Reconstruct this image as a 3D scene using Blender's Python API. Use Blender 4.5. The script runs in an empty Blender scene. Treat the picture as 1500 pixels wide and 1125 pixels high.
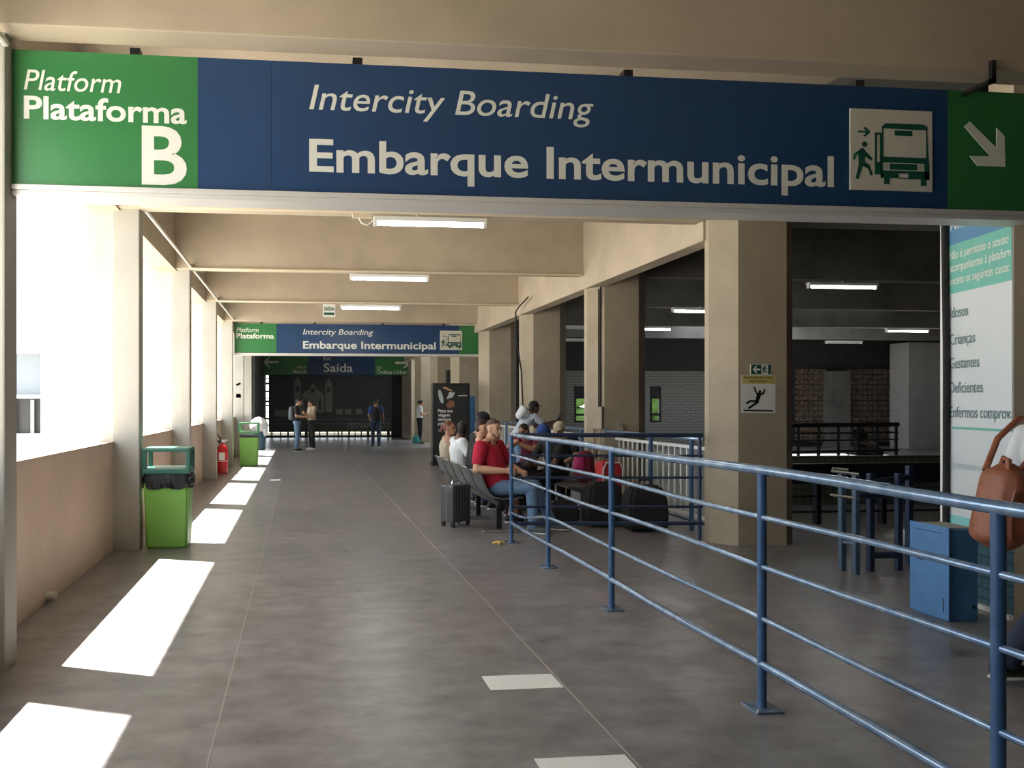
import bpy, bmesh, math, random
from mathutils import Vector, Matrix, Euler
random.seed(7)
SC = bpy.context.scene
COL = SC.collection
PI = math.pi
def V(*a): return Vector(a)

# ------------------------------------------------------------------ camera, sky, sun, exposure
YAW = math.atan(0.095)
cd = bpy.data.cameras.new('camera'); cam = bpy.data.objects.new('camera', cd); COL.objects.link(cam)
cam.location = (0, 0, 1.55); cam.rotation_euler = (PI/2, 0, -YAW)
cd.sensor_fit = 'HORIZONTAL'; cd.sensor_width = 36.0; cd.lens = 25.92
cd.shift_x = 0.1376; cd.shift_y = 0.019
cd.clip_start = 0.05; cd.clip_end = 600
SC.camera = cam

w = bpy.data.worlds.new('sky'); SC.world = w; w.use_nodes = True
bg = w.node_tree.nodes['Background']; bg.inputs[0].default_value = (0.86, 0.93, 1.0, 1); bg.inputs[1].default_value = 3.0

sd = bpy.data.lights.new('sun', 'SUN'); sd.energy = 26.0; sd.angle = 0.009; sd.color = (1.0, 0.97, 0.91)
sun = bpy.data.objects.new('sun', sd); COL.objects.link(sun)
sun.rotation_euler = V(1, -0.38, -2.1).to_track_quat('-Z', 'Y').to_euler()
sun.location = (-20, 8, 40)

SC.view_settings.view_transform = 'Standard'; SC.view_settings.look = 'None'
SC.view_settings.gamma = 1.0; SC.view_settings.use_curve_mapping = False
SC.view_settings.exposure = 0.62

# ------------------------------------------------------------------ materials
MATS = {}
def lin(c):
    return tuple((x/255/12.92 if x/255 <= .04045 else ((x/255+.055)/1.055)**2.4) for x in c)
def mat(name, rgb, rough=0.6, metal=0.0, var=0.0, scale=3.0, bump=0.0, spec=0.5, stretch=(1,1,1), dark=None, emit=0, coat=0):
    """rgb are linear albedo values; var mixes a slow noise between rgb and dark"""
    if name in MATS: return MATS[name]
    m = bpy.data.materials.new(name); m.use_nodes = True
    nt = m.node_tree; b = nt.nodes['Principled BSDF']
    b.inputs['Roughness'].default_value = rough; b.inputs['Metallic'].default_value = metal
    b.inputs['Specular IOR Level'].default_value = spec
    b.inputs['Base Color'].default_value = (*rgb, 1)
    if coat: b.inputs['Coat Weight'].default_value = coat
    if emit:
        b.inputs['Emission Color'].default_value = (*rgb, 1); b.inputs['Emission Strength'].default_value = emit
    if var or bump:
        tc = nt.nodes.new('ShaderNodeTexCoord'); mp = nt.nodes.new('ShaderNodeMapping')
        mp.inputs['Scale'].default_value = stretch
        nt.links.new(tc.outputs['Object'], mp.inputs['Vector'])
        nz = nt.nodes.new('ShaderNodeTexNoise'); nz.inputs['Scale'].default_value = scale; nz.inputs['Detail'].default_value = 6; nz.inputs['Roughness'].default_value = .62
        nt.links.new(mp.outputs['Vector'], nz.inputs['Vector'])
        if var:
            rp = nt.nodes.new('ShaderNodeValToRGB'); rp.color_ramp.elements[0].position = .33; rp.color_ramp.elements[1].position = .68
            d = dark or tuple(x*(1-var) for x in rgb)
            rp.color_ramp.elements[0].color = (*d, 1); rp.color_ramp.elements[1].color = (*rgb, 1)
            nt.links.new(nz.outputs['Fac'], rp.inputs['Fac']); nt.links.new(rp.outputs['Color'], b.inputs['Base Color'])
        if bump:
            bp = nt.nodes.new('ShaderNodeBump'); bp.inputs['Strength'].default_value = bump; bp.inputs['Distance'].default_value = .02
            nt.links.new(nz.outputs['Fac'], bp.inputs['Height']); nt.links.new(bp.outputs['Normal'], b.inputs['Normal'])
    MATS[name] = m
    return m

def floor_mat():
    m = bpy.data.materials.new('burnished_concrete'); m.use_nodes = True
    nt = m.node_tree; N = nt.nodes; L = nt.links; b = N['Principled BSDF']
    tc = N.new('ShaderNodeTexCoord')
    def noise(scale, detail, stretch):
        mp = N.new('ShaderNodeMapping'); mp.inputs['Scale'].default_value = stretch
        L.new(tc.outputs['Object'], mp.inputs['Vector'])
        n = N.new('ShaderNodeTexNoise'); n.inputs['Scale'].default_value = scale; n.inputs['Detail'].default_value = detail; n.inputs['Roughness'].default_value = .65
        L.new(mp.outputs['Vector'], n.inputs['Vector']); return n
    n1 = noise(.55, 5, (1, 1, 1)); n2 = noise(4.5, 10, (.8, 1.25, 1)); n3 = noise(8, 5, (.5, 2.0, 1))
    r1 = N.new('ShaderNodeValToRGB'); e = r1.color_ramp.elements
    e[0].position = .32; e[0].color = (.182, .18, .184, 1); e[1].position = .7; e[1].color = (.285, .262, .264, 1)
    L.new(n1.outputs['Fac'], r1.inputs['Fac'])
    r2 = N.new('ShaderNodeValToRGB'); e = r2.color_ramp.elements
    e[0].position = .3; e[0].color = (.55, .55, .55, 1); e[1].position = .72; e[1].color = (1.3, 1.3, 1.3, 1)
    L.new(n2.outputs['Fac'], r2.inputs['Fac'])
    mx = N.new('ShaderNodeMix'); mx.data_type = 'RGBA'; mx.blend_type = 'MULTIPLY'; mx.inputs[0].default_value = 1
    L.new(r1.outputs['Color'], mx.inputs[6]); L.new(r2.outputs['Color'], mx.inputs[7])
    # pale scuffs
    r3 = N.new('ShaderNodeValToRGB'); e = r3.color_ramp.elements
    e[0].position = .69; e[0].color = (0, 0, 0, 1); e[1].position = .80; e[1].color = (.45, .45, .45, 1)
    L.new(n3.outputs['Fac'], r3.inputs['Fac'])
    m2 = N.new('ShaderNodeMix'); m2.data_type = 'RGBA'; m2.inputs[7].default_value = (.52, .49, .47, 1)
    L.new(r3.outputs['Color'], m2.inputs[0]); L.new(mx.outputs[2], m2.inputs[6])
    L.new(m2.outputs[2], b.inputs['Base Color'])
    rr = N.new('ShaderNodeMapRange'); rr.inputs['To Min'].default_value = .22; rr.inputs['To Max'].default_value = .40
    L.new(n2.outputs['Fac'], rr.inputs['Value']); L.new(rr.outputs['Result'], b.inputs['Roughness'])
    bp = N.new('ShaderNodeBump'); bp.inputs['Strength'].default_value = .012; bp.inputs['Distance'].default_value = .01
    L.new(n1.outputs['Fac'], bp.inputs['Height']); L.new(bp.outputs['Normal'], b.inputs['Normal'])
    b.inputs['Specular IOR Level'].default_value = .5
    return m

def tile_mat(name, c1, c2, mortar, wd, ht, offset=0.0, msize=.01):
    m = bpy.data.materials.new(name); m.use_nodes = True
    nt = m.node_tree; b = nt.nodes['Principled BSDF']
    tc = nt.nodes.new('ShaderNodeTexCoord'); sp = nt.nodes.new('ShaderNodeSeparateXYZ'); ad = nt.nodes.new('ShaderNodeMath'); cb = nt.nodes.new('ShaderNodeCombineXYZ')
    nt.links.new(tc.outputs['Object'], sp.inputs[0]); nt.links.new(sp.outputs[0], ad.inputs[0]); nt.links.new(sp.outputs[1], ad.inputs[1])
    nt.links.new(ad.outputs[0], cb.inputs[0]); nt.links.new(sp.outputs[2], cb.inputs[1])
    br = nt.nodes.new('ShaderNodeTexBrick'); br.offset = offset
    br.inputs['Color1'].default_value = (*c1, 1); br.inputs['Color2'].default_value = (*c2, 1); br.inputs['Mortar'].default_value = (*mortar, 1)
    br.inputs['Scale'].default_value = 1; br.inputs['Brick Width'].default_value = wd; br.inputs['Row Height'].default_value = ht; br.inputs['Mortar Size'].default_value = msize
    nt.links.new(cb.outputs[0], br.inputs['Vector']); nt.links.new(br.outputs['Color'], b.inputs['Base Color'])
    b.inputs['Roughness'].default_value = .5
    MATS[name] = m; return m

FLOOR = floor_mat()
TAN   = mat('tan_paint', (.52, .44, .335), .75, var=.22, scale=1.1, bump=.10)
TANW  = mat('tan_wall_paint', (.64, .49, .375), .75, var=.18, scale=1.4, bump=.12)
CREAM = mat('weathered_cream_paint', (.56, .525, .45), .8, var=.2, scale=1.3, bump=.15, stretch=(1, 1, .5))
CREAMR = mat('scuffed_tan_paint', (.47, .40, .295), .8, var=.25, scale=1.2, bump=.18, stretch=(1, 1, .8))
COLG = mat('grey_beige_strip', (.43, .415, .37), .8, var=.2, scale=1.5, bump=.12, stretch=(1, 1, .6))  # greyer tone for the inner strip of the left columns
GREYC = mat('bare_grey_concrete', (.21, .205, .185), .85, var=.45, scale=1.2, bump=.2)
PALEC = mat('pale_grey_concrete', (.42, .42, .40), .8, var=.2, scale=1.1, bump=.1)
DARKW = mat('shade_dark_wall', (.04, .044, .043), .8, var=.3)  # lack of light put into the albedo of the unlit walls
OUTG  = mat('sunlit_paving', (.55, .52, .46), .9, var=.15, scale=.5)
WHITEP = mat('white_paint', (.80, .80, .77), .55, var=.06, scale=2)
WHITE = mat('white_enamel', (.82, .83, .80), .4)
LETTER = mat('white_lettering', (.74, .76, .70), .5)
ALU   = mat('aluminium_profile', (.70, .70, .68), .4, .3)
BLUEV = mat('blue_sign_vinyl', (.016, .058, .155), .33, var=.12, scale=1.5)
GREENV = mat('green_sign_vinyl', (.036, .20, .062), .33, var=.12, scale=1.5)
DGREEN = mat('dark_green_print', (.006, .085, .055), .5)
CREAMT = mat('cream_sign_tile', (.66, .65, .57), .55, var=.08, scale=3)
TUBE  = mat('glowing_tube', (1.0, 1.0, .97), .3, emit=26)
DIMT  = mat('unlit_tube', (.75, .75, .72), .3)
RAILB = mat('blue_rail_paint', (.045, .115, .245), .32, .0, var=.35, scale=9, spec=.6, dark=(.03, .08, .18))
RAILT = mat('pale_sheen_rail_paint', (.27, .36, .48), .17, .50, var=.35, scale=14, dark=(.12, .21, .35), spec=.7)  # rail blue lightened: reflected daylight is put into the colour
STEELB = mat('muted_steel_blue', (.07, .12, .19), .45, var=.3, scale=9)
HALLN = mat('near_black_navy_steel', (.010, .016, .028), .5)  # near-black version of the navy for the hall barrier
NAVY  = mat('navy_steel', (.025, .05, .11), .4, var=.3, scale=8)
BOXB  = mat('blue_cabinet_paint', (.09, .25, .52), .5, var=.22, scale=5, bump=.05)
DBLUE = mat('dark_teal_tile', (.02, .07, .11), .4)
PIPEG = mat('grey_conduit', (.62, .60, .54), .45, .1)
PIPET = mat('painted_conduit', (.66, .57, .42), .6)
BLACK = mat('black_plastic', (.012, .012, .013), .45)
CABLE = mat('black_cable', (.01, .01, .01), .8)
GUN   = mat('gunmetal_seat', (.15, .155, .155), .40, .3)
CHROME = mat('bright_steel', (.62, .63, .64), .25, .9)
GBIN  = mat('lime_green_plastic', (.22, .50, .09), .42, var=.1, scale=3)
GLID  = mat('teal_green_plastic', (.035, .15, .115), .4)
GLID2 = mat('green_lid_plastic', (.12, .35, .16), .4)
BAGP  = mat('black_bin_liner', (.02, .023, .028), .28, bump=.5, scale=25)
WBAG  = mat('white_bin_liner', (.85, .86, .88), .35, bump=.4, scale=12)
BBIN  = mat('blue_grey_plastic', (.045, .11, .16), .5)
REDX  = mat('extinguisher_red', (.50, .02, .025), .35)
PAPER = mat('white_sticker', (.80, .80, .76), .6)
YELLOW = mat('yellow_print', (.62, .52, .16), .6)
INK   = mat('black_print', (.012, .012, .010), .6)
TEALB = mat('teal_banner_print', (.16, .50, .42), .5, var=.08, scale=2)
BLUEB = mat('blue_banner_print', (.10, .26, .46), .5, var=.08, scale=2)
BANW  = mat('white_banner_vinyl', (.66, .71, .73), .45, var=.06, scale=1.5)
AQUA  = mat('aqua_banner_print', (.25, .62, .62), .5)
GREYT = mat('grey_green_text', (.13, .22, .23), .6)
PALET = mat('faded_banner_text', (.50, .58, .60), .6)
PANEL = mat('dark_mural_print', (.10, .12, .13), .6, var=.2, scale=1.2)
MUR1  = mat('mural_grey_print', (.34, .37, .36), .6, var=.25, scale=3)
MUR2  = mat('mural_mid_print', (.05, .055, .055), .6, var=.3, scale=4)
DENIM = mat('blue_denim', (.17, .29, .46), .9, var=.4, scale=7)
DDENIM = mat('dark_denim', (.03, .045, .085), .9, var=.3, scale=8)
REDS  = mat('red_cotton', (.50, .012, .045), .85, var=.15, scale=6)
BLKS  = mat('black_cotton', (.016, .015, .018), .9)
WHTS  = mat('white_cotton', (.72, .74, .76), .9, var=.08, scale=6)
GRYS  = mat('pale_grey_cotton', (.50, .55, .62), .9, var=.1, scale=6)
BLUS  = mat('royal_blue_cotton', (.03, .07, .26), .85)
MAROON = mat('maroon_cloth', (.16, .012, .03), .85, var=.3, scale=9)
TANTOP = mat('cream_ribbed_cotton', (.45, .38, .28), .9)
SKIN  = mat('light_skin', (.52, .29, .19), .55)
SKINM = mat('tan_skin', (.36, .18, .11), .55)
SKIND = mat('brown_skin', (.13, .065, .04), .5)
HAIRB = mat('black_hair', (.010, .008, .007), .6)
HAIRN = mat('brown_hair', (.045, .024, .015), .6)
HAIRR = mat('auburn_hair', (.14, .035, .025), .55)
LEATH = mat('tan_leather', (.36, .125, .065), .5, var=.3, scale=11, bump=.6)
SUITC = mat('black_hard_shell', (.085, .09, .098), .25, .2)
GREYB = mat('grey_nylon', (.12, .14, .15), .8)
REDB  = mat('red_nylon', (.50, .02, .03), .6)
PINK  = mat('magenta_nylon', (.42, .03, .16), .7)
SOLE  = mat('white_rubber', (.75, .75, .73), .6)
EYE   = mat('dark_eye', (.01, .008, .007), .3)
LIP   = mat('lip', (.30, .10, .08), .5)
LEAF  = mat('hedge_leaf', (.12, .26, .05), .8, var=.5, scale=3)
GRASSM = mat('dry_grass', (.45, .42, .14), .9, var=.3, scale=2)
TILEW = tile_mat('white_brick', (.24, .25, .225), (.22, .23, .21), (.12, .12, .11), .30, .10, .5, .012)
OLIVE = tile_mat('olive_square_tile', (.13, .15, .10), (.115, .13, .09), (.05, .055, .045), .12, .12, 0, .008)
COBO  = mat('brown_breeze_block', (.30, .225, .17), .85, var=.4, scale=5)
COBOD = mat('dark_brown_recess', (.07, .05, .04), .9)
TEALT = tile_mat('teal_brick', (.05, .14, .19), (.04, .12, .17), (.02, .06, .08), .25, .08, .5, .008)
GLASSD = mat('dim_window_pane', (.16, .18, .20), .15)

# ------------------------------------------------------------------ mesh helpers
WM = {}                                     # world matrix of each Empty
class MB:
    def __init__(s): s.bm = bmesh.new()
    def faces(s, vs, fs):
        bv = [s.bm.verts.new(v) for v in vs]
        for f in fs:
            try: s.bm.faces.new([bv[i] for i in f])
            except ValueError: pass
        return s
    def box(s, a, b, bev=0):
        x0, x1 = sorted((a[0], b[0])); y0, y1 = sorted((a[1], b[1])); z0, z1 = sorted((a[2], b[2]))
        t = bmesh.new()
        bv = [t.verts.new(v) for v in ((x0,y0,z0),(x1,y0,z0),(x1,y1,z0),(x0,y1,z0),(x0,y0,z1),(x1,y0,z1),(x1,y1,z1),(x0,y1,z1))]
        for f in ((0,3,2,1),(4,5,6,7),(0,1,5,4),(1,2,6,5),(2,3,7,6),(3,0,4,7)): t.faces.new([bv[i] for i in f])
        if bev: bmesh.ops.bevel(t, geom=t.edges[:], offset=bev, segments=2, affect='EDGES', profile=.6)
        s.merge(t); return s
    def merge(s, t, M=None):
        mp = {}
        for v in t.verts: mp[v] = s.bm.verts.new(M @ v.co if M else v.co)
        for f in t.faces:
            try: s.bm.faces.new([mp[v] for v in f.verts])
            except ValueError: pass
        t.free()
    def tube(s, pts, r, n=10, cap=True, closed=False):
        pts = [Vector(p) for p in pts]; rings = []; m = len(pts)
        up = None
        for i, p in enumerate(pts):
            if closed: d = (pts[(i+1) % m]-pts[i-1])
            else: d = (pts[min(i+1, m-1)]-pts[max(i-1, 0)])
            d.normalize()
            if up is None: up = V(0,0,1) if abs(d.z) < .9 else V(1,0,0)
            a = d.cross(up).normalized(); bb = a.cross(d).normalized(); up = bb
            rr = r[i] if isinstance(r, (list, tuple)) else r
            rings.append([s.bm.verts.new(p+a*math.cos(2*PI*k/n)*rr+bb*math.sin(2*PI*k/n)*rr) for k in range(n)])
        for i in range(m if closed else m-1):
            A = rings[i]; B = rings[(i+1) % m]
            for k in range(n):
                s.bm.faces.new((A[k], A[(k+1) % n], B[(k+1) % n], B[k]))
        if cap and not closed:
            s.bm.faces.new(rings[0][::-1]); s.bm.faces.new(rings[-1])
        return s
    def lathe(s, prof, c=(0,0,0), n=20):
        c = Vector(c); rings = []
        for r, z in prof:
            rings.append([s.bm.verts.new(c+V(r*math.cos(2*PI*k/n), r*math.sin(2*PI*k/n), z)) for k in range(n)])
        for A, B in zip(rings, rings[1:]):
            for k in range(n): s.bm.faces.new((A[k], A[(k+1) % n], B[(k+1) % n], B[k]))
        s.bm.faces.new(rings[0][::-1]); s.bm.faces.new(rings[-1]); return s
    def prism(s, poly, f, d):
        """poly of (u,v); f maps (u,v,t)->xyz; t from 0 to d"""
        n = len(poly)
        A = [s.bm.verts.new(f(u, v, 0)) for u, v in poly]; B = [s.bm.verts.new(f(u, v, d)) for u, v in poly]
        s.bm.faces.new(A); s.bm.faces.new(B[::-1])
        for i in range(n): s.bm.faces.new((A[i], B[i], B[(i+1) % n], A[(i+1) % n]))
        return s
    def ellipsoid(s, c, r, n=14, rot=None):
        t = bmesh.new(); bmesh.ops.create_uvsphere(t, u_segments=n, v_segments=max(6, n*2//3), radius=1)
        M = Matrix.Translation(c) @ ((rot.to_matrix().to_4x4() if rot else Matrix()) @ Matrix.Diagonal((*r, 1)))
        s.merge(t, M); return s
    def hull(s, *ells, n=10):
        t = bmesh.new()
        for c, r in ells:
            if not isinstance(r, (tuple, list)): r = (r, r, r)
            for i in range(n):
                ph = PI*(i+.5)/n
                for k in range(n):
                    th = 2*PI*(k+.5*(i % 2))/n
                    t.verts.new((c[0]+r[0]*math.sin(ph)*math.cos(th), c[1]+r[1]*math.sin(ph)*math.sin(th), c[2]+r[2]*math.cos(ph)))
        o = bmesh.ops.convex_hull(t, input=t.verts[:])
        dead = [v for v in t.verts if not v.link_faces]
        bmesh.ops.delete(t, geom=dead, context='VERTS')
        s.merge(t); return s
    def xf(s, M):
        bmesh.ops.transform(s.bm, matrix=M, verts=s.bm.verts[:]); return s
    def build(s, name, m, parent=None, smooth=False, world=True, angle=40):
        me = bpy.data.meshes.new(name)
        bmesh.ops.recalc_face_normals(s.bm, faces=s.bm.faces[:])
        if parent is not None and world:
            r = parent
            while r.parent: r = r.parent
            s.bm.transform(WM[r.name].inverted())
        s.bm.to_mesh(me); s.bm.free()
        return finish(name, me, m, parent, smooth, angle)
def finish(name, me, m, parent, smooth, angle=40):
    if smooth:
        for p in me.polygons: p.use_smooth = True
        if angle < 180: me.set_sharp_from_angle(angle=math.radians(angle))
    me.materials.append(m)
    o = bpy.data.objects.new(name, me); COL.objects.link(o)
    if parent is not None: o.parent = parent
    return o
def remeshed(name, mb, m, parent, voxel=.012, smooth=4, world=False):
    me = bpy.data.meshes.new('tmp'); mb.bm.to_mesh(me); mb.bm.free()
    o = bpy.data.objects.new('tmp', me); COL.objects.link(o)
    r = o.modifiers.new('r', 'REMESH'); r.mode = 'VOXEL'; r.voxel_size = voxel; r.use_smooth_shade = True
    q = o.modifiers.new('s', 'SMOOTH'); q.iterations = smooth; q.factor = .5
    dg = bpy.context.evaluated_depsgraph_get()
    nm = bpy.data.meshes.new_from_object(o.evaluated_get(dg)); nm.name = name
    bpy.data.objects.remove(o); bpy.data.meshes.remove(me)
    if world and parent is not None:
        rt = parent
        while rt.parent: rt = rt.parent
        nm.transform(WM[rt.name].inverted())
    return finish(name, nm, m, parent, True, 180)
def tag(o, label, cat, group=None):
    o['label'] = label; o['category'] = cat
    if group: o['group'] = group
    return o
def thing(name, label, cat, loc=(0,0,0), rz=0, group=None):
    o = bpy.data.objects.new(name, None); COL.objects.link(o); o.empty_display_size = .1
    o.location = loc; o.rotation_euler = (0, 0, rz)
    WM[o.name] = Matrix.Translation(loc) @ Matrix.Rotation(rz, 4, 'Z')
    return tag(o, label, cat, group)
def struct(name, mb, m, smooth=False):
    o = mb.build(name, m, None, smooth); o['kind'] = 'structure'; return o
def copy_tree(o, parent=None):
    c = o.copy(); COL.objects.link(c)
    if parent: c.parent = parent
    for ch in list(o.children): copy_tree(ch, c)
    return c

# text: evaluated font curve, fitted to a box
def glyphs(body, bold=0.0, shear=0.0, extrude=0.0):
    cu = bpy.data.curves.new('t', 'FONT'); cu.body = body; cu.offset = bold; cu.shear = shear; cu.extrude = extrude; cu.resolution_u = 4; cu.fill_mode = 'FRONT' if not extrude else 'BOTH'
    o = bpy.data.objects.new('t', cu); COL.objects.link(o)
    dg = bpy.context.evaluated_depsgraph_get()
    me = bpy.data.meshes.new_from_object(o.evaluated_get(dg))
    vs = [v.co.copy() for v in me.vertices]; fs = [list(p.vertices) for p in me.polygons]
    bpy.data.objects.remove(o); bpy.data.curves.remove(cu); bpy.data.meshes.remove(me)
    return vs, fs
CAPH = max(v.y for v in glyphs('E')[0])
def text(body, f, u0, base, cap, width=None, bold=0.0, shear=0.0, right=None, t=.0, squeeze=1.0, umax=None):
    """f maps (u, v, t) to xyz; returns an MB with the lettering"""
    vs, fs = glyphs(body, bold, shear)
    xa = min(v.x for v in vs); xb = max(v.x for v in vs)
    k = cap/CAPH; kx = width/(xb-xa) if width else k*squeeze
    if right is not None: u0 = right-(xb-xa)*kx
    if umax is not None:                                   # trim whatever would run past the sheet's edge
        t_ = bmesh.new(); bv = [t_.verts.new((u0+(v.x-xa)*kx, base+v.y*k, 0)) for v in vs]
        for q in fs:
            try: t_.faces.new([bv[i] for i in q])
            except ValueError: pass
        bmesh.ops.bisect_plane(t_, geom=t_.verts[:]+t_.edges[:]+t_.faces[:], plane_co=(umax, 0, 0), plane_no=(1, 0, 0), clear_outer=True)
        mb = MB()
        t_.verts.ensure_lookup_table(); t_.verts.index_update()
        mb.faces([f(v.co.x, v.co.y, t) for v in t_.verts], [[v.index for v in q.verts] for q in t_.faces]); t_.free(); return mb
    mb = MB(); mb.faces([f(u0+(v.x-xa)*kx, base+v.y*k, t) for v in vs], fs); return mb

# ------------------------------------------------------------------ setting
BAY = 3.55
ROWS = [4.45+BAY*k for k in range(-3, 7)]          # near faces of the left blades
struct('floor', MB().box((-2.1, -8, -.2), (27, 34.2, 0)), FLOOR)
struct('ground_outside', MB().box((-120, -80, -.5), (-2.1, 160, -.22)).box((20, 34.2, -.5), (120, 160, -.22)), OUTG)
struct('yard_outside', MB().box((-2.1, 34.2, -.5), (20, 160, -.22)), mat('dimmed_warm_yard', (.30, .25, .15), .9, var=.3))  # colour lowered and warmed to dim and tint the daylight in the mural gaps
# ceiling: corridor and hall with a roof opening over the far part of the hall
struct('ceiling', MB().box((-2.72, -8, 4.6), (5.0, 34.2, 4.75)), TAN)
hc = MB()
for a, b in (((5.0, -8), (27, 18.3)), ((5.0, 18.3), (11.8, 22.4)), ((15.4, 18.3), (27, 22.4)), ((5.0, 22.4), (27, 27))): hc.box((*a, 4.6), (*b, 4.75))
struct('ceiling_hall', hc, GREYC)
# left side: parapet, upper fascia, outer eave beam, blades
struct('wall_left', MB().box((-2.07, -8, -.2), (-1.97, 25.8, 1.137)).box((-2.11, -8, 1.137), (-1.955, 25.8, 1.15)), TANW)
struct('light_block_left_rear', MB().box((-2.3, -8, 1.15), (-1.98, .9, 3.58)), TANW)  # unseen wall added to block side light from the bays behind the camera
struct('wall_left_upper', MB().box((-2.2, -8, 3.58), (-1.9, 25.8, 4.6)), TAN)
struct('eave_beam', MB().box((-2.72, -8, 3.93), (-2.6, 25.8, 4.6)), CREAM)
for i, y in enumerate(ROWS):
    struct('column_left', MB().box((-2.71, y+.01, -.2), (-1.97, y+.15, 3.92), .012), CREAM)
    struct('column_left', MB().box((-1.98, y-.02, -.2), (-1.70, y+.17, 3.70), .012), COLG)
# cross beams
for i, y in enumerate(ROWS):
    yy = y-.12
    struct('beam', MB().box((-1.9, yy, 3.69 if i == 3 else 3.6), (4.95, yy+.2, 4.6), .008), TAN)
    struct('beam_hall', MB().box((4.95, yy, 3.6), (26.9, yy+.22, 4.6)), GREYC)
# right columns: prow-shaped, and the longitudinal beam
RROWS = [4.05+BAY*k for k in range(-2, 8)]
for y in RROWS:
    if 3 < y < 5: continue
    poly = [(4.53, y+.24), (4.73, y), (5.29, y), (5.48, y+.18), (5.48, y+.5), (5.3, y+.62), (4.72, y+.62), (4.53, y+.32)]
    struct('column_right', MB().prism(poly, lambda u, v, t: (u, v, t), 4.6), CREAMR)
struct('column_right', MB().prism([(5.05, 4.79), (5.25, 4.72), (5.9, 4.72), (5.9, 5.2), (5.25, 5.2), (5.10, 4.84)], lambda u, v, t: (u, v, t), 4.6), CREAMR)
struct('beam_right', MB().box((4.50, 7.9, 3.38), (4.74, 33, 4.6), .008), TAN)
struct('wall_right', MB().box((5.1, -8, 0), (5.3, 1.2, 4.6)), DARKW)  # this and the back wall are darkened to cut bounced light
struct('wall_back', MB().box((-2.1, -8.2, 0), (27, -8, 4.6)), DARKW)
# far end of the corridor
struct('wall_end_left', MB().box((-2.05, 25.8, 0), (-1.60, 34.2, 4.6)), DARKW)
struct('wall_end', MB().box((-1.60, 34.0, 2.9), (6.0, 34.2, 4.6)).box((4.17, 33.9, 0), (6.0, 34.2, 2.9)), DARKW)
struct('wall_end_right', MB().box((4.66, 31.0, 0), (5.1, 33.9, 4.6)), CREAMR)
struct('added_shade_slab', MB().box((-14, 34.2, 4.6), (20, 46, 4.8)), GREYC)  # unseen slab added to shade the ground behind the mural
# hall enclosure
struct('wall_hall_right', MB().box((26.8, -8, 0), (27, 27, 4.6)), GREYC)
hw = MB(); YB = 25.0
hw.box((5.5, YB, 2.7), (26.8, YB+.2, 4.6)).box((5.0, YB, 0), (9.0, YB+.2, 2.7)).box((15.2, YB, 0), (17.6, YB+.2, 2.7)).box((24.5, YB, 0), (26.8, YB+.2, 2.7)).box((17.6, YB+.05, 0), (24.5, YB+.2, 2.7))
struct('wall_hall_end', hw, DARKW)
# white-brick stretch with two openings onto the greenery
wb = MB(); zs = (.9, 2.15)
xs = [9.0, 9.5, 10.15, 12.26, 12.64, 15.2]
for a, b in ((xs[0], xs[1]), (xs[2], xs[3]), (xs[4], xs[5])): wb.box((a, YB-.05, 0), (b, YB+.15, 2.7))
for a, b in ((xs[1], xs[2]), (xs[3], xs[4])): wb.box((a, YB-.05, 0), (b, YB+.15, zs[0])).box((a, YB-.05, zs[1]), (b, YB+.15, 2.7))
struct('wall_white_brick', wb, TILEW)
for n, (a, b) in enumerate(((xs[1], xs[2]), (xs[3], xs[4]))):
    fr = MB()
    for q in (((a, zs[0]), (a+.05, zs[1])), ((b-.05, zs[0]), (b, zs[1])), ((a, zs[0]), (b, zs[0]+.05)), ((a, zs[1]-.05), (b, zs[1])), ((a, 1.72), (b, 1.78)), ((a, 1.12), (b, 1.2))):
        fr.box((q[0][0], YB-.08, q[0][1]), (q[1][0], YB, q[1][1]))
    fr.box((a, YB-.06, 1.75), (b, YB-.03, zs[1]))
    struct('window_%d' % (n+1), fr, BLACK)

def joints():
    m = MB()
    for x in (-.40, 1.44, 3.28): m.box((x-.004, -6, 0), (x+.004, 33, .0015))
    return m
struct('trim_1', joints(), mat('pale_joint_filler', (.38, .345, .32), .6))

# breeze-block screen: relief of framed squares on the hall's end wall
cb = MB(); s0 = .19
for i in range(30):
    for j in range(14):
        x = 17.75+i*s0; z = .15+j*s0
        if x > 23.2: continue
        if 18.75 < x < 19.55: continue
        g = s0-.02; e = .022
        cb.box((x, YB-.09, z), (x+e, YB+.04, z+g)).box((x+g-e, YB-.09, z), (x+g, YB+.04, z+g)).box((x, YB-.09, z), (x+g, YB+.04, z+e)).box((x, YB-.09, z+g-e), (x+g, YB+.04, z+g))
        fl = (i*7+j*3) % 2
        p = [(x+.03, z+.03), (x+g*.5, z+g*.35), (x+g-.03, z+g-.03)] if fl else [(x+.03, z+g-.03), (x+g*.5, z+g*.4), (x+g-.03, z+.03)]
        cb.tube([(u, YB-.05, v) for u, v in p], .02, 5)
struct('breeze_block_screen', cb, COBO)
struct('column_hall', MB().box((20.45, 23.1, 0), (21.75, 23.9, 3.62), .01), PALEC)
struct('column_hall', MB().box((18.75, YB-.45, 0), (19.5, YB, 2.7)), GREYC)
struct('column_hall', MB().box((21.9, 18.2, 0), (22.8, 19.0, 3.6)), GREYC)
struct('wall_tiled_low', MB().box((6.4, 10.6, 0), (13.5, 10.75, .74)), OLIVE)

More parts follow.
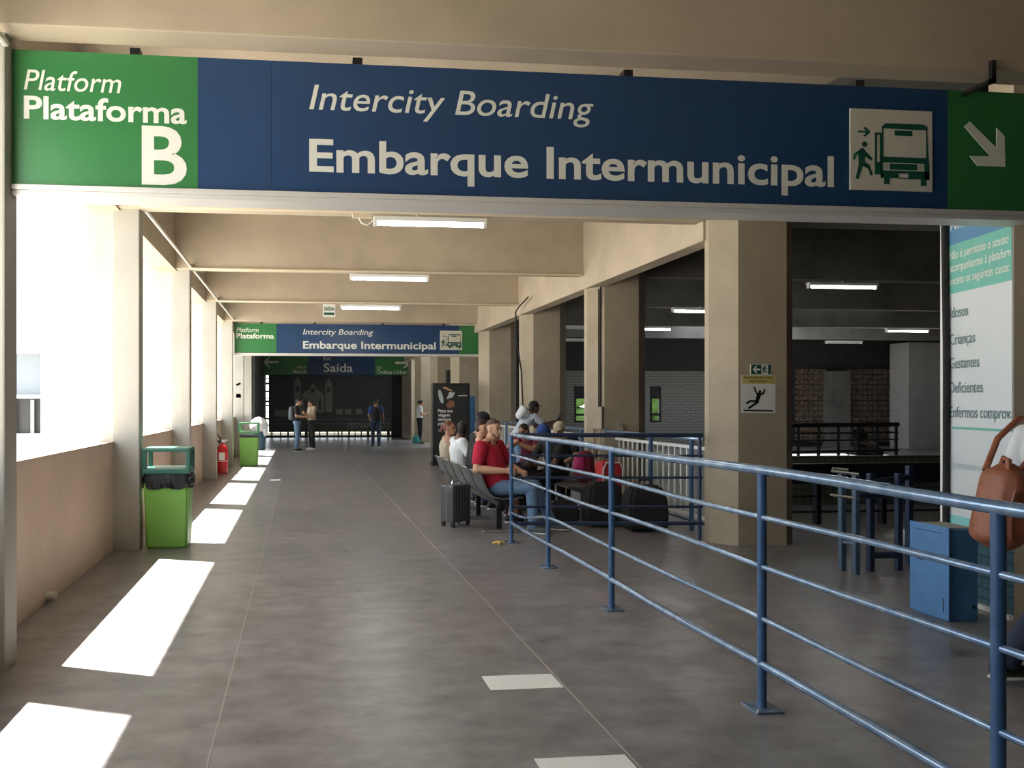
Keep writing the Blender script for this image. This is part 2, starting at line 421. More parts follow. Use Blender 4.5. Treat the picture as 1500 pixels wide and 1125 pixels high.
# white building across the yard, with a window
wb = thing('white_building', 'white building across the yard, seen blown out past the nearest bay', 'building', (-9.5, 22, -.22))
bm_ = MB(); X0, X1 = -16, -5.6; za, zb, zc = .68, 1.75, 3.55; wx0, wx1 = -9.05, -7.45
bm_.box((X0, 22, -.22), (wx0, 22.4, 7)).box((wx1, 22, -.22), (X1, 22.4, 7)).box((wx0, 22, -.22), (wx1, 22.4, za)).box((wx0, 22, 3.0), (wx1, 22.4, 7)).box((wx0, 22, zb-.05), (wx1, 22.4, zb+.05)).box((X0, 22.4, 6.8), (X1, 30, 7.0))
bm_.build('wall', WHITEP, wb)
MB().box((wx0, 22.3, zb), (wx1, 22.35, 3.0)).build('pane', GLASSD, wb)
MB().box((wx0, 22.36, za), (wx1, 22.4, zb)).build('dark_fill', BLACK, wb)  # black sheet filling the lower half of the window opening
for gx in (-8.9, -8.3, -7.8): MB().box((gx, 22.2, za), (gx+.08, 22.26, zb-.1)).build('bar', PIPEG, wb)

# hedge and grass outside the hall
hd = MB()
for k in range(110):
    hd.ellipsoid((8+random.random()*11, 30+random.random()*1.5, .0+random.random()*2.9), (.6, .5, .5), 8)
o = hd.build('hedge', LEAF, None, True); tag(o, 'green hedge outside, seen through the white brick wall windows', 'hedge'); o['kind'] = 'stuff'
struct('grass_strip', MB().box((5, 26.5, -.22), (24, 29.4, -.05)), GRASSM)

# ------------------------------------------------------------------ hanging signs
def fY(y0):
    return lambda u, v, t: (u, y0-t, v)
def bus_tile(x0, z0, x1, z1, y, parent):
    W = x1-x0; Hh = z1-z0
    def P(a, b): return (x0+(a-103)/(747)*W*1.1545 if False else x0+(a-103)/647*W, z1-(b-103)/677*Hh)
    tile = MB().box((x0, y-.008, z0), (x1, y, z1), .002).build('pictogram_panel', CREAMT, parent)
    F = fY(y-.008)
    def poly(pts, t=.002): return lambda mb: mb.prism([P(*p) for p in pts], F, t)
    g = MB()
    def rect(a, b, c, d): g.prism([P(a, b), P(c, b), P(c, d), P(a, d)], F, .002)
    # bus body with its windows left open: frame pieces
    g.prism([P(350, 262), P(350, 245), P(380, 218), P(675, 218), P(707, 245), P(707, 266)], F, .002)      # roof band
    g.prism([P(350, 262), P(360, 262), P(360, 500), P(350, 500)], F, .002)
    g.prism([P(699, 264), P(707, 264), P(718, 500), P(699, 500)], F, .002)
    g.prism([P(350, 497), P(718, 500), P(722, 548), P(340, 545)], F, .002)
    rect(450, 275, 588, 318)                                            # destination blind
    rect(340, 545, 357, 676); rect(684, 548, 724, 682); rect(340, 612, 724, 635)
    rect(412, 553, 628, 604)                                            # grille
    rect(340, 635, 482, 676); rect(558, 635, 724, 680); rect(482, 672, 558, 679)
    rect(366, 676, 410, 726); rect(656, 680, 700, 732)                  # wheels
    rect(295, 300, 350, 315); rect(295, 315, 310, 545); rect(333, 315, 350, 545); rect(295, 542, 345, 648)   # open door
    # walking passenger
    g.prism([P(214+21*math.cos(a*PI/8), 400+22*math.sin(a*PI/8)) for a in range(16)], F, .002)
    g.prism([P(195, 428), P(215, 445), P(215, 550), P(250, 570), P(278, 650), P(262, 660), P(240, 600), P(200, 583), P(168, 690), P(144, 688), P(168, 570), P(165, 480), P(145, 500), P(142, 530), P(126, 530), P(128, 487)], F, .002)
    g.prism([P(212, 447), P(278, 520), P(265, 534), P(212, 492)], F, .002)
    # small arrow
    g.prism([P(162, 288), P(225, 288), P(205, 262), P(220, 255), P(260, 296), P(220, 337), P(205, 330), P(225, 303), P(162, 303)], F, .002)
    g.build('pictogram', DGREEN, tile)
    for cx in (385, 655):
        MB().prism([P(cx+22*math.cos(a*PI/8), 577+24*math.sin(a*PI/8)) for a in range(16)], F, .001).build('headlight', MATS['pale_headlight'], tile)
mat('pale_headlight', (.50, .49, .43), .5)
def boarding_sign(root, y, x0, x1, xg, xd, xa, z0, z1, first):
    dz = z0-2.84; k = (z1-z0)/.80
    def Z(z): return z0+(z-2.84)*k
    case = MB().box((x0, y, z0-.05), (x1, y+.16, z1)).build('case', PIPEG, root)
    MB().box((x0, y-.010, z0), (xg, y, z1)).build('platform_panel', GREENV, root)
    MB().box((xg, y-.009, z0), (xd, y, z1)).build('blank_panel', BLUEV, root)
    MB().box((xd+.003, y-.010, z0), (xa, y, z1)).build('boarding_panel', BLUEV, root)
    MB().box((xa, y-.010, z0), (x1, y, z1)).build('arrow_panel', GREENV, root)
    MB().box((x0, y-.035, z0-.03), (x1, y, z0), .004).box((x0, y-.02, z0-.06), (x1, y+.16, z0-.03), .004).build('bottom_profile', ALU, root)
    F = fY(y-.012)
    def T(s, **a): text(s, F, **a).build('lettering', LETTER, root)
    T('Platform', u0=-1.63, base=Z(3.405), cap=.118*k, width=.56, shear=.2, bold=.004)
    T('Plataforma', u0=-1.63, base=Z(3.237), cap=.128*k, width=.945, bold=.022)
    if first: T('B', u0=-.95, base=2.872, cap=.335, width=.265, bold=.02)
    T('Intercity Boarding', u0=.05, base=Z(3.352), cap=.150*k, width=1.80, shear=.2, bold=.004)
    T('Embarque Intermunicipal', u0=.05, base=Z(2.975), cap=.19*k, width=3.43, bold=.020)
    bus_tile(3.59, Z(2.955), 4.175, Z(3.49), y-.010, root)
    for hx in (-1.0, .35, 2.1, 3.7, 4.6):
        MB().box((hx-.03, y+.03, z1), (hx+.03, y+.10, 3.70 if first else 3.62)).build('hanger', BLACK, root)
s1 = thing('hanging_sign', 'large near green and blue boarding sign with Platform B and a white arrow', 'sign', (1.6, 4.54, 2.84), group='boarding signs across the corridor')
boarding_sign(s1, 4.54, -1.695, 4.95, -.62, -.18, 4.29, 2.84, 3.64, True)
ar = [(4.42, 3.42), (4.485, 3.47), (4.66, 3.285), (4.66, 3.46), (4.725, 3.40), (4.725, 3.165), (4.49, 3.165), (4.43, 3.235), (4.61, 3.235)]
ar = [(4.41, 3.40), (4.45, 3.436), (4.645, 3.265), (4.645, 3.40), (4.705, 3.345), (4.71, 3.14), (4.505, 3.14), (4.45, 3.205), (4.60, 3.207)]
MB().prism(ar, fY(4.53), .003).build('arrow', LETTER, s1)
MB().box((4.385, 4.305, 3.60), (4.415, 4.33, 3.74)).box((4.385, 4.305, 3.60), (4.415, 4.56, 3.625)).build('bracket', BLACK, s1)
s2 = thing('hanging_sign', 'smaller distant boarding sign hanging above the Saida sign, its green ends plain', 'sign', (1.5, 18.9, 2.8), group='boarding signs across the corridor')
boarding_sign(s2, 18.9, -1.68, 4.66, -.62, -.18, 4.09, 2.83, 3.58, False)

s3 = thing('exit_sign', 'dim green and blue Saida sign with two arrows before the dark mural', 'sign', (1.5, 32, 2.8))
MB().box((-1.8, 32, 2.79), (4.95, 32.15, 3.62)).build('case', BLACK, s3)
MB().box((-1.8, 31.99, 2.79), (.3, 32, 3.62)).build('arrow_panel', GREENV, s3)
MB().box((.3, 31.99, 2.79), (3.2, 32, 3.62)).build('exit_panel', BLUEV, s3)
MB().box((3.2, 31.99, 2.79), (4.95, 32, 3.62)).build('arrow_panel', GREENV, s3)
F = fY(31.985)
for s_, a in (('Exit', dict(u0=.95, base=3.42, cap=.15, shear=.2)), ('Saída', dict(u0=.97, base=2.92, cap=.36, bold=.01, width=1.27)),
              ('Metro', dict(right=.22, u0=0, base=3.07, cap=.11, shear=.2)), ('Metrô', dict(right=.22, u0=0, base=2.84, cap=.16, bold=.012)),
              ('Bus', dict(u0=3.28, base=3.07, cap=.11, shear=.2)), ('Ônibus Urbano', dict(u0=3.28, base=2.84, cap=.16, width=1.5, bold=.012))):
    text(s_, F, **a).build('lettering', LETTER, s3)
def arrow_h(x, z, sgn):
    return [(x+sgn*a, z+b) for a, b in ((.32, 0), (.10, .22), (.0, .22), (.16, .05), (-.34, .05), (-.34, -.05), (.16, -.05), (.0, -.22), (.10, -.22))]
MB().prism(arrow_h(-1.30, 3.33, -1), F, .003).build('arrow', LETTER, s3)
MB().prism(arrow_h(4.45, 3.33, 1), F, .003).build('arrow', LETTER, s3)
for hx in (-1.2, 1.5, 4.4): MB().tube([(hx, 32.08, 3.62), (hx, 32.08, 4.6)], .015, 6).build('hanger', BLACK, s3)

# dark printed mural in the end opening, daylight showing round its edges
mu = thing('mural_panel', 'tall dark printed panel of a church closing the corridor end', 'mural', (1.4, 33.8, 0))
MB().box((-1.47, 33.8, .24), (4.165, 33.84, 3.05)).box((-1.6, 33.82, 0), (4.165, 33.9, .09)).build('panel', PANEL, mu)
F = fY(33.795)
g = MB()
def rr(a, b, c, d): g.prism([(a, b), (c, b), (c, d), (a, d)], F, .004)
rr(.05, 1.15, 1.05, 1.95); g.prism([(.0, 1.95), (1.1, 1.95), (.72, 2.2), (.55, 2.5), (.38, 2.2)], F, .004)
rr(-.32, 1.15, .0, 2.55); rr(1.1, 1.15, 1.42, 2.43); g.prism([(-.32, 2.55), (0, 2.55), (-.16, 2.8)], F, .004); g.prism([(1.1, 2.43), (1.42, 2.43), (1.26, 2.7)], F, .004)
for x in (1.6, 2.0, 2.5): rr(x, 1.05, x+.3, 1.3)
rr(-1.2, .95, -.4, 1.25); rr(-1.4, .82, 4.1, .84); rr(-1.4, .62, 4.1, .635)
g.build('church_print', MUR1, mu)
g = MB()
rr(.42, 1.15, .66, 1.6); rr(.15, 1.25, .28, 1.75); rr(.8, 1.25, .93, 1.75); rr(-.25, 2.1, -.07, 2.35); rr(1.17, 2.05, 1.35, 2.3); rr(.45, 2.05, .63, 2.25)
g.xf(Matrix.Translation((0, -.006, 0))).build('church_openings', PANEL, mu)
text('PERNAMBUCO', F, u0=2.12, base=.42, cap=.24, width=1.93, bold=.02).build('lettering', MUR1, mu)
ties = MB()
for k in range(11): ties.box((-1.61, 33.83, .35+k*.25+.08*math.sin(k*5)), (-1.46, 33.86, .39+k*.25+.08*math.sin(k*5)+.03*(k % 3)))
for k in range(18): ties.box((-1.3+k*.31+.05*math.sin(k*7), 33.83, .08), (-1.26+k*.31+.05*math.sin(k*7)+.02*(k % 3), 33.86, .25))
ties.build('edge_tie', BLACK, mu)
for x in (-1.35, .2, 1.7, 3.1, 4.05): MB().box((x-.03, 33.80, 0), (x+.03, 33.86, .27)).build('foot', BLACK, mu)

# ------------------------------------------------------------------ lamps
def make_lamp(label, loc, group, lit=True):
    t = thing('fluorescent_lamp', label, 'lamp', loc, 0, group)
    x, y, z = loc
    MB().box((x-.62, y-.045, z+.02), (x+.62, y+.045, z+.07), .006).build('housing', WHITE, t)
    MB().tube([(x-.58, y, z-.005), (x+.58, y, z-.005)], .019, 12).build('tube', TUBE if lit else DIMT, t, True)
    for s in (-1, 1): MB().box((x+s*.60-.02, y-.03, z-.03), (x+s*.60+.02, y+.03, z+.02), .004).build('lampholder', WHITE, t)
    return t
cl = 'tube lamps along the corridor ceiling'
for lab, loc in (('nearest corridor tube lamp, hanging just below the big sign', (1.40, 7.93, 3.50)), ('second corridor tube lamp, on the middle beam', (1.38, 11.48, 3.50)), ('third corridor tube lamp, beside the small green exit plate', (1.42, 15.03, 3.50))):
    l = make_lamp(lab, loc, cl)
    MB().tube([(loc[0]-.15, loc[1], loc[2]+.06), (loc[0]-.15, loc[1], 3.62)], .012, 6).build('hanger', WHITE, l)
l1 = [o for o in COL.objects if o.name == 'fluorescent_lamp'][0]
MB().box((.55, 7.90, 3.55), (.76, 7.95, 3.60)).build('junction_box', PIPET, l1)
MB().tube([(.62, 7.92, 3.55), (.65, 7.91, 3.49), (.71, 7.91, 3.47), (.76, 7.91, 3.51), (.80, 7.92, 3.55)], .008, 6).build('cable_loop', WHITE, l1)
hl = 'tube lamps in the dark hall'
for lab, loc, lit in (('lit hall lamp high up right of the near pillar', (9.03, 11.55, 3.50), True), ('lit hall lamp partly hidden by the near pillar edge', (8.42, 14.9, 3.50), True), ('lit hall lamp above the pale hall column', (16.3, 18.45, 3.50), True),
                      ('far lit lamp peeping past the second pillar', (9.1, 18.6, 3.50), True), ('unlit hall lamp above the breeze-block screen', (17.4, 22.2, 3.50), False), ('unlit lamp seen in the gap before the second pillar', (7.35, 18.55, 3.50), False), ('lower unlit lamp in the gap before the second pillar', (8.7, 22.2, 3.50), False)):
    l = make_lamp(lab, loc, hl, lit)
    MB().tube([(loc[0], loc[1], loc[2]+.06), (loc[0], loc[1], 3.61)], .012, 6).build('hanger', PIPEG, l)

# conduits
o = MB().tube([(-1.665, 4.75, 3.63), (-1.665, 18.8, 3.63)], .022, 8).build('conduit', PIPEG, None, True); tag(o, 'long grey pipe running high along the left columns', 'pipe')
for lab, y in (('tan pipe along the first beam behind the big sign', 8.0), ('tan pipe along the second beam', 11.55), ('tan pipe along the third beam, above the exit plate', 15.1)):
    o = MB().tube([(-1.66, y-.15, 3.60), (4.45, y-.15, 3.60)], .02, 8).build('conduit', PIPET, None, True); tag(o, lab, 'pipe', 'pipes along the beams')
o = MB().tube([(-1.68, 3.2, 3.66), (-1.69, 3.9, 3.63), (-1.69, 4.42, 3.62)], .02, 8).build('conduit', PIPEG, None, True); tag(o, 'short grey pipe at the top corner beside the near sign', 'pipe')

# exit plate under the third beam
ep = thing('exit_plate', 'small green and white plate hanging left of the third lamp', 'sign', (.56, 14.9, 3.3))
MB().box((.44, 14.93, 3.30), (.69, 14.95, 3.56)).build('plate', PAPER, ep)
text('SAÍDA', fY(14.925), u0=.46, base=3.43, cap=.07, width=.21, bold=.02).build('lettering', DGREEN, ep)
MB().prism([(.46, 3.34), (.67, 3.34), (.67, 3.39), (.46, 3.39)], fY(14.928), .002).build('band', DGREEN, ep)
MB().tube([(.56, 14.94, 3.56), (.56, 14.94, 3.61)], .008, 6).build('hanger', PIPEG, ep)

# plates on the near pillar
def fR(y): return fY(y)
es = thing('exit_plate', 'green plate with arrow and running figure on the near pillar', 'sign', (4.98, 7.59, 1.9))
yP = 7.6
MB().box((4.865, yP-.008, 1.862), (5.105, yP, 1.978), .002).build('plate', PAPER, es)
F = fY(yP-.009)
MB().prism([(4.872, 1.868), (4.99, 1.868), (4.99, 1.972), (4.872, 1.972)], F, .001).build('arrow_field', DGREEN, es)
MB().prism([(4.89, 1.92), (4.925, 1.958), (4.945, 1.958), (4.92, 1.93), (4.975, 1.93), (4.975, 1.91), (4.92, 1.91), (4.945, 1.882), (4.925, 1.882)], fY(yP-.011), .001).build('arrow', PAPER, es)
g = MB(); g.prism([(5.068, 1.868), (5.098, 1.868), (5.098, 1.972), (5.068, 1.972)], F, .001)
g.prism([(5.03+.010*math.cos(a), 1.956+.010*math.sin(a)) for a in [k*PI/5 for k in range(10)]], F, .001)
g.prism([(5.012, 1.945), (5.035, 1.945), (5.052, 1.925), (5.045, 1.92), (5.032, 1.932), (5.03, 1.912), (5.048, 1.895), (5.06, 1.895), (5.06, 1.888), (5.04, 1.888), (5.022, 1.9), (5.008, 1.872), (5.0, 1.875), (5.012, 1.905), (5.015, 1.93), (5.0, 1.92), (4.998, 1.926)], F, .001)
g.build('running_figure', DGREEN, es)
ws = thing('warning_plate', 'white slip warning plate with a falling figure on the near pillar', 'sign', (4.98, 7.59, 1.65))
MB().box((4.765, yP-.006, 1.445), (5.155, yP, 1.858), .002).build('plate', PAPER, ws)
MB().prism([(4.77, 1.765), (5.15, 1.765), (5.15, 1.853), (4.77, 1.853)], fY(yP-.006), .001).build('yellow_band', YELLOW, ws)
F = fY(yP-.008)
text('POR FAVOR, NÃO CORRA', F, u0=4.79, base=1.822, cap=.020, width=.34, bold=.02).build('lettering', INK, ws)
text('Evite acidentes', F, u0=4.86, base=1.783, cap=.020, width=.2, bold=.02).build('lettering', INK, ws)
def Q(a, b): return (4.765+(a-160)/600*.39, 1.858-(b-325)/620*.413)
g = MB()
def limb(mb, pts, r):
    for (a, b), (c, d) in zip(pts, pts[1:]):
        L = math.hypot(c-a, d-b); nx, ny = -(d-b)/L*r, (c-a)/L*r
        mb.prism([Q(a+nx, b+ny), Q(c+nx, d+ny), Q(c-nx, d-ny), Q(a-nx, b-ny)], F, .001)
    for a, b in pts: mb.prism([Q(a+r*math.cos(k*PI/5), b+r*math.sin(k*PI/5)) for k in range(10)], F, .001)
limb(g, [(465, 640), (425, 760)], 32); limb(g, [(440, 640), (400, 580), (383, 525)], 14); limb(g, [(490, 640), (545, 620), (568, 560)], 14)
limb(g, [(415, 755), (320, 745), (250, 780)], 17); limb(g, [(440, 765), (370, 810), (290, 860)], 18)
g.prism([Q(483+24*math.cos(k*PI/6), 595+27*math.sin(k*PI/6)) for k in range(12)], F, .001)
g.build('falling_figure', INK, ws)
MB().prism([Q(195, 888), Q(715, 895), Q(715, 920), Q(195, 912)], F, .001).build('ground_line', INK, ws)

# cctv notice on far left column
cn = thing('notice', 'small white camera notice on a far left column', 'notice', (-1.9, 22.1, 1.9))
MB().box((-1.98, 22.185, 1.62), (-1.72, 22.198, 2.32)).build('sheet', PALET, cn)
g = MB(); F = fY(22.182); g.prism([(-1.93, 2.12), (-1.8, 2.18), (-1.78, 2.12), (-1.9, 2.07)], F, .002); g.prism([(-1.93, 1.72), (-1.77, 1.72), (-1.79, 1.84), (-1.91, 1.84)], F, .002)
g.build('camera_symbol', INK, cn)

# electrical box, cables on the right pillars
eb = thing('electrical_box', 'beige electrical box on the second pillar with a black cable', 'box', (4.6, 11.25, 1.2))
A = V(4.53, 11.39, 0); B = V(4.73, 11.15, 0); n = V(-.707, -.707, 0); d = (B-A).normalized()
def slab(mb, u0, u1, z0, z1, t0, t1):
    ps = [A+d*u0+n*t0, A+d*u1+n*t0, A+d*u1+n*t1, A+d*u0+n*t1]
    return mb.prism([(p.x, p.y) for p in ps], lambda u, v, t: (u, v, z0+t), z1-z0)
slab(MB(), .06, .30, 1.15, 1.50, 0, .08).build('body', CREAMR, eb)
slab(MB(), .04, .22, 1.50, 3.35, 0, .035).build('duct', CREAMR, eb)
for u in (.13, .24): MB().tube([A+d*u+n*.03+V(0, 0, 1.15), A+d*u+n*.03+V(0, 0, .3)], .012, 6).build('pipe', PIPET, eb)
pc = A+d*.25+n*.012
MB().tube([pc+V(0, 0, 1.5), pc+V(0, 0, 3.0), pc+V(-.01, -.02, 3.3), pc+V(.02, -.2, 3.9)], .014, 6).build('cable', CABLE, eb, True)
o = MB().tube([(4.40, 14.0, 3.62), (4.38, 14.55, 3.50), (4.36, 14.7, 3.42), (4.40, 14.78, 2.9), (4.52, 14.83, 2.2), (4.55, 14.8, 1.3)], .016, 6).build('cable', CABLE, None, True); tag(o, 'black cable sagging down the third pillar behind the leaning man', 'cable')
tp = thing('wall_tap', 'small brass tap on the face of the second pillar', 'tap', (4.98, 11.13, 1.1))
MB().tube([(4.98, 11.15, 1.19), (4.98, 11.07, 1.19), (4.98, 11.05, 1.13)], .018, 8).build('spout', CHROME, tp, True)
MB().lathe([(.03, 0), (.035, .01), (.03, .02)], (4.98, 11.09, 1.22), 10).build('handle', CHROME, tp)

# ------------------------------------------------------------------ banner wall at the right
bw = thing('banner_stand', 'tall white and green Aviso banner behind the blue cabinet', 'banner', (5.02, 5.66, 0))
yL, yR = 5.66, 4.94
WM[bw.name] = Matrix.Translation((5.02, 5.66, 0)); bw.location = (5.215, 5.505, 0); bw.rotation_euler = (0, 0, -math.radians(13.3))
def fX(x): return lambda u, v, t: (x-t, yL-u, v)          # u runs towards the camera
MB().box((5.02, yR, .55), (5.05, yL, 3.35)).build('banner_sheet', BANW, bw)
F = fX(5.019)
Wd = yL-yR
MB().prism([(0, 2.82), (Wd, 2.82), (Wd, 3.35), (0, 3.35)], F, .001).build('blue_header', BLUEB, bw)
MB().prism([(0, 2.43), (Wd, 2.43), (Wd, 2.82), (0, 2.82)], F, .001).build('green_band', TEALB, bw)
MB().prism([(0, .55), (Wd, .55), (Wd, .66), (0, .66)], F, .001).build('aqua_edge', AQUA, bw)
MB().prism([(.06, 1.345), (Wd, 1.345), (Wd, 1.365), (.06, 1.365)], F, .001).build('divider', TEALB, bw)
F = fX(5.016)
for s_, b_, c_, m_, bo in (('Aviso', 2.94, .11, LETTER, .02), ('Não é permitido o acesso de', 2.705, .065, LETTER, .01), ('acompanhantes à plataforma,', 2.605, .065, LETTER, .01), ('exceto os seguintes casos:', 2.50, .065, LETTER, .01),
                 ('Idosos', 2.235, .085, GREYT, .006), ('Crianças', 2.02, .085, GREYT, .006), ('Gestantes', 1.83, .085, GREYT, .006), ('Deficientes', 1.635, .085, GREYT, .006), ('Enfermos comprovados', 1.44, .085, GREYT, .006), ('Agradecemos sua compreensão', 1.035, .06, PALET, .0)):
    text(s_, F, u0=.035, base=b_, cap=c_, bold=bo, squeeze=.66 if c_ < .07 else .70, umax=Wd-.005).build('lettering', m_, bw)
MB().box((5.0, yL+.03, .5), (5.03, yL+.06, 3.5)).build('white_edge_profile', WHITE, bw)
MB().tube([(4.995, yL-.02, .5), (4.995, yL-.03, 1.8), (4.99, yL+.0, 3.5)], .024, 8).build('black_pipe', CABLE, bw, True)
MB().box((5.03, yR, 0), (5.06, yL, .55)).build('tiled_base', TEALT, bw)
MB().box((5.0, yR, .0), (5.03, yL, .035)).build('base_rail', WHITE, bw)

bc = thing('metal_cabinet', 'blue metal cabinet standing on the floor before the banner', 'cabinet', (4.68, 5.0, 0))
MB().box((4.575, 4.82, .0), (4.80, 5.13, .655), .006).build('body', BOXB, bc)
MB().box((4.56, 4.805, .015), (4.575, 5.14, .67), .003).build('door', BOXB, bc)
MB().box((4.575, 4.84, .655), (4.80, 5.12, .662)).build('top', mat('dusty_grey_top', (.33, .33, .28), .8, var=.2), bc)
MB().box((4.556, 4.86, .62), (4.56, 5.10, .625)).box((4.556, 4.845, .06), (4.56, 4.85, .16)).build('seam', NAVY, bc)
MB().tube([(4.557, 5.06, .44), (4.552, 5.06, .40), (4.557, 5.02, .40), (4.557, 5.02, .445)], .004, 5).build('handle', NAVY, bc)
MB().lathe([(.012, 0), (.012, .004)], (0, 0, 0), 12).xf(Matrix.Translation((4.765, 4.818, .10)) @ Matrix.Rotation(PI/2, 4, 'X')).build('cable_hole', BLACK, bc)

# ------------------------------------------------------------------ railings
def rail_pts(zfun, ys, x=2.33):
    return [(x, y, zfun(y)) for y in ys]
hr = thing('handrail', 'long blue tube handrail with five bars running along the corridor', 'railing', (2.33, 5.0, 0))
PY = [.95, 2.265, 3.54, 5.36, 6.79, 8.02]
def wob(y, ph): return .006*math.sin(y*2.3+ph)
ys = [.3+.2*k for k in range(39)]+[8.02]
lv = [(1.206, .025, 'top_rail'), (.975, .015, 'rail'), (.727, .015, 'rail'), (.47, .015, 'rail'), (.222, .022, 'bottom_rail')]
for i, (z, r, nm) in enumerate(lv):
    def zf(y, z=z, i=i):
        b = wob(y, i*1.7)
        if i == 3:
            k = max(0, min(1, (y-6.2)/1.7)); b += -.13*k*k*(3-2*k)+.03*math.exp(-((y-6.9)/.4)**2)
            k2 = max(0, min(1, (5.2-y)/1.0)); b -= .015*k2
        return z+b
    MB().tube(rail_pts(zf, ys), r, 12).build(nm, RAILT if i == 0 or i == 4 else RAILT, hr, True)
for y in PY:
    p = MB().tube([(2.33, y, 0), (2.33, y, 1.19)], .022, 12).build('post', RAILB, hr, True)
    MB().box((2.26, y-.07, 0), (2.40, y+.07, .010), .003).build('base_plate', RAILT, p)
    MB().tube([(2.28, y-.05, .0), (2.28, y-.05, .02)], .008, 6).tube([(2.38, y+.05, 0), (2.38, y+.05, .02)], .008, 6).build('bolt', CHROME, p)
br = thing('barrier_rail', 'blue barrier, darkened by shade in its colour, crossing from the handrail end to the near pillar', 'railing', (3.4, 7.9, 0))
E0, E1 = V(2.33, 8.02, 0), V(4.47, 7.86, 0)
for z, r in ((1.2, .025), (.97, .014), (.725, .014), (.40, .014), (.215, .022)):
    MB().tube([E0+V(0, 0, z), E1+V(0, 0, z-.005)], r, 10).build('rail', NAVY, br, True)  # the rails' shade is put into this darker blue
for k in (.985,):
    q = E0.lerp(E1, k); MB().tube([q, q+V(0, 0, 1.2)], .02, 10).build('post', NAVY, br, True)

# railing between the right pillars with a white picket panel behind
fence_lab = ['blue railing with white pickets between the near and second pillars', 'blue railing with white pickets behind the seated crowd, second bay', 'blue railing with white pickets under the leaning man', 'far blue railing with white pickets beyond the leaning man']
for k in range(4):
    ya, yb = RROWS[3+k]+.72, RROWS[4+k]+.24
    t = thing('guard_rail', fence_lab[k], 'railing', (4.75, (ya+yb)/2, 0), 0, 'guard rails between the right pillars')
    for z, r in ((1.12, .024), (.12, .018)): MB().tube([(4.75, ya, z), (4.75, yb, z)], r, 8).build('rail', RAILT, t, True)
    for dy in (.28, 1.33, 2.9):
        y = ya+dy
        MB().tube([(4.75, y, 0), (4.75, y, 1.12)], .028, 8).build('post', RAILB, t, True)
    for z in (1.0, .14): MB().box((4.90, ya, z-.02), (4.93, yb, z+.02)).build('picket_rail', WHITE, t)
    m = 20
    for j in range(m):
        y = ya+.06+(yb-ya-.12)*j/(m-1)
        MB().box((4.905, y-.011, .1), (4.925, y+.011, 1.0)).build('picket', WHITE, t)

# turnstile frame at the hall edge
tg = thing('turnstile', 'blue square-post turnstile frame with silver arms beside the cabinet', 'turnstile', (5.2, 6.3, 0))
for i, (x, y, h) in enumerate(((5.00, 6.40, .92), (5.01, 6.24, .90), (5.25, 6.36, .90), (5.53, 6.36, .90), (5.85, 6.6, .95))):
    MB().box((x-.024, y-.024, 0), (x+.024, y+.024, h), .004).build('post', STEELB if i < 2 else NAVY, tg)
MB().tube([(5.0, 6.4, .27), (5.01, 6.24, .27)], .022, 8).build('crossbar', STEELB, tg)
for a, b in (((5.25, 6.36, .14), (5.53, 6.36, .14)), ((5.06, 6.3, .70), (5.9, 6.45, .70)), ((5.25, 6.36, .82), (5.85, 6.6, .84))): MB().tube([a, b], .03, 8).build('crossbar', NAVY, tg, True)
for a, b in (((4.86, 6.36, .93), (5.02, 6.22, .91)), ((4.98, 6.5, .94), (5.09, 6.44, .93)), ((4.85, 6.36, .71), (5.02, 6.22, .69))): MB().tube([a, b], .014, 8).build('arm', CHROME, tg, True)

# dark barriers deeper in the hall
hb = thing('hall_barrier', 'dark steel barrier with a broad top band crossing the hall', 'railing', (8.5, 8.8, 0))
MB().box((5.6, 8.85, .52), (12.5, 8.93, .78), .01).build('top_band', HALLN, hb)
for k in range(8):
    x = 5.7+k*.9; MB().box((x-.03, 8.85, 0), (x+.03, 8.93, .52)).build('post', HALLN, hb)
for z in (.16, .36): MB().tube([(5.6, 8.89, z), (12.5, 8.89, z)], .016, 6).build('rail', HALLN, hb)
fb = thing('hall_barrier', 'dark far railing silhouetted against the sunlit hall floor', 'railing', (12.5, 14.6, 0))
for z, r in ((1.1, .05), (.93, .02), (.78, .02), (.55, .03), (.2, .03)): MB().tube([(9.6, 14.2, z), (12.75, 14.68, z)], r, 6).build('rail', BLACK, fb)
for k in range(7):
    x = 9.7+k*.5; y = 14.2+(x-9.6)*.152; MB().tube([(x, y, 0), (x, y, 1.1)], .03, 6).build('post', BLACK, fb)

# ------------------------------------------------------------------ floor bits
o = MB().box((1.02, 3.90, 0), (1.425, 4.105, .003)).build('floor_marker', PAPER); tag(o, 'white rectangular floor marker, complete, mid foreground', 'floor marker', 'white floor markers')
o = MB().box((1.01, 2.92, 0), (1.42, 3.13, .003)).build('floor_marker', PAPER); tag(o, 'white rectangular floor marker cut by the bottom frame edge', 'floor marker', 'white floor markers')
o = MB().box((-.62, 14.9, 0), (-.42, 15.15, .003)).build('floor_marker', PAPER); tag(o, 'tiny pale marker beside a far sunlit patch', 'floor marker', 'white floor markers')
bn = thing('banana_peel', 'small yellow fruit peel on the floor by the handrail end', 'litter', (2.17, 7.93, 0))
for k, (a, l) in enumerate(((.2, .07), (1.7, .06), (3.0, .08), (4.4, .06))):
    MB().tube([(2.17, 7.93, .03), (2.17+math.cos(a)*l*.6, 7.93+math.sin(a)*l*.6, .022), (2.17+math.cos(a)*l, 7.93+math.sin(a)*l, .01)], [.012, .014, .006], 6).build('strip', mat('banana_yellow', (.72, .52, .12), .6), bn, True)
dp = MB().tube([(-1.985, 5.95, .05), (-1.90, 5.95, .05)], .035, 12, cap=True).build('drain_pipe', PIPEG, None, True); tag(dp, 'short pale drain pipe stub at the foot of the parapet', 'pipe')

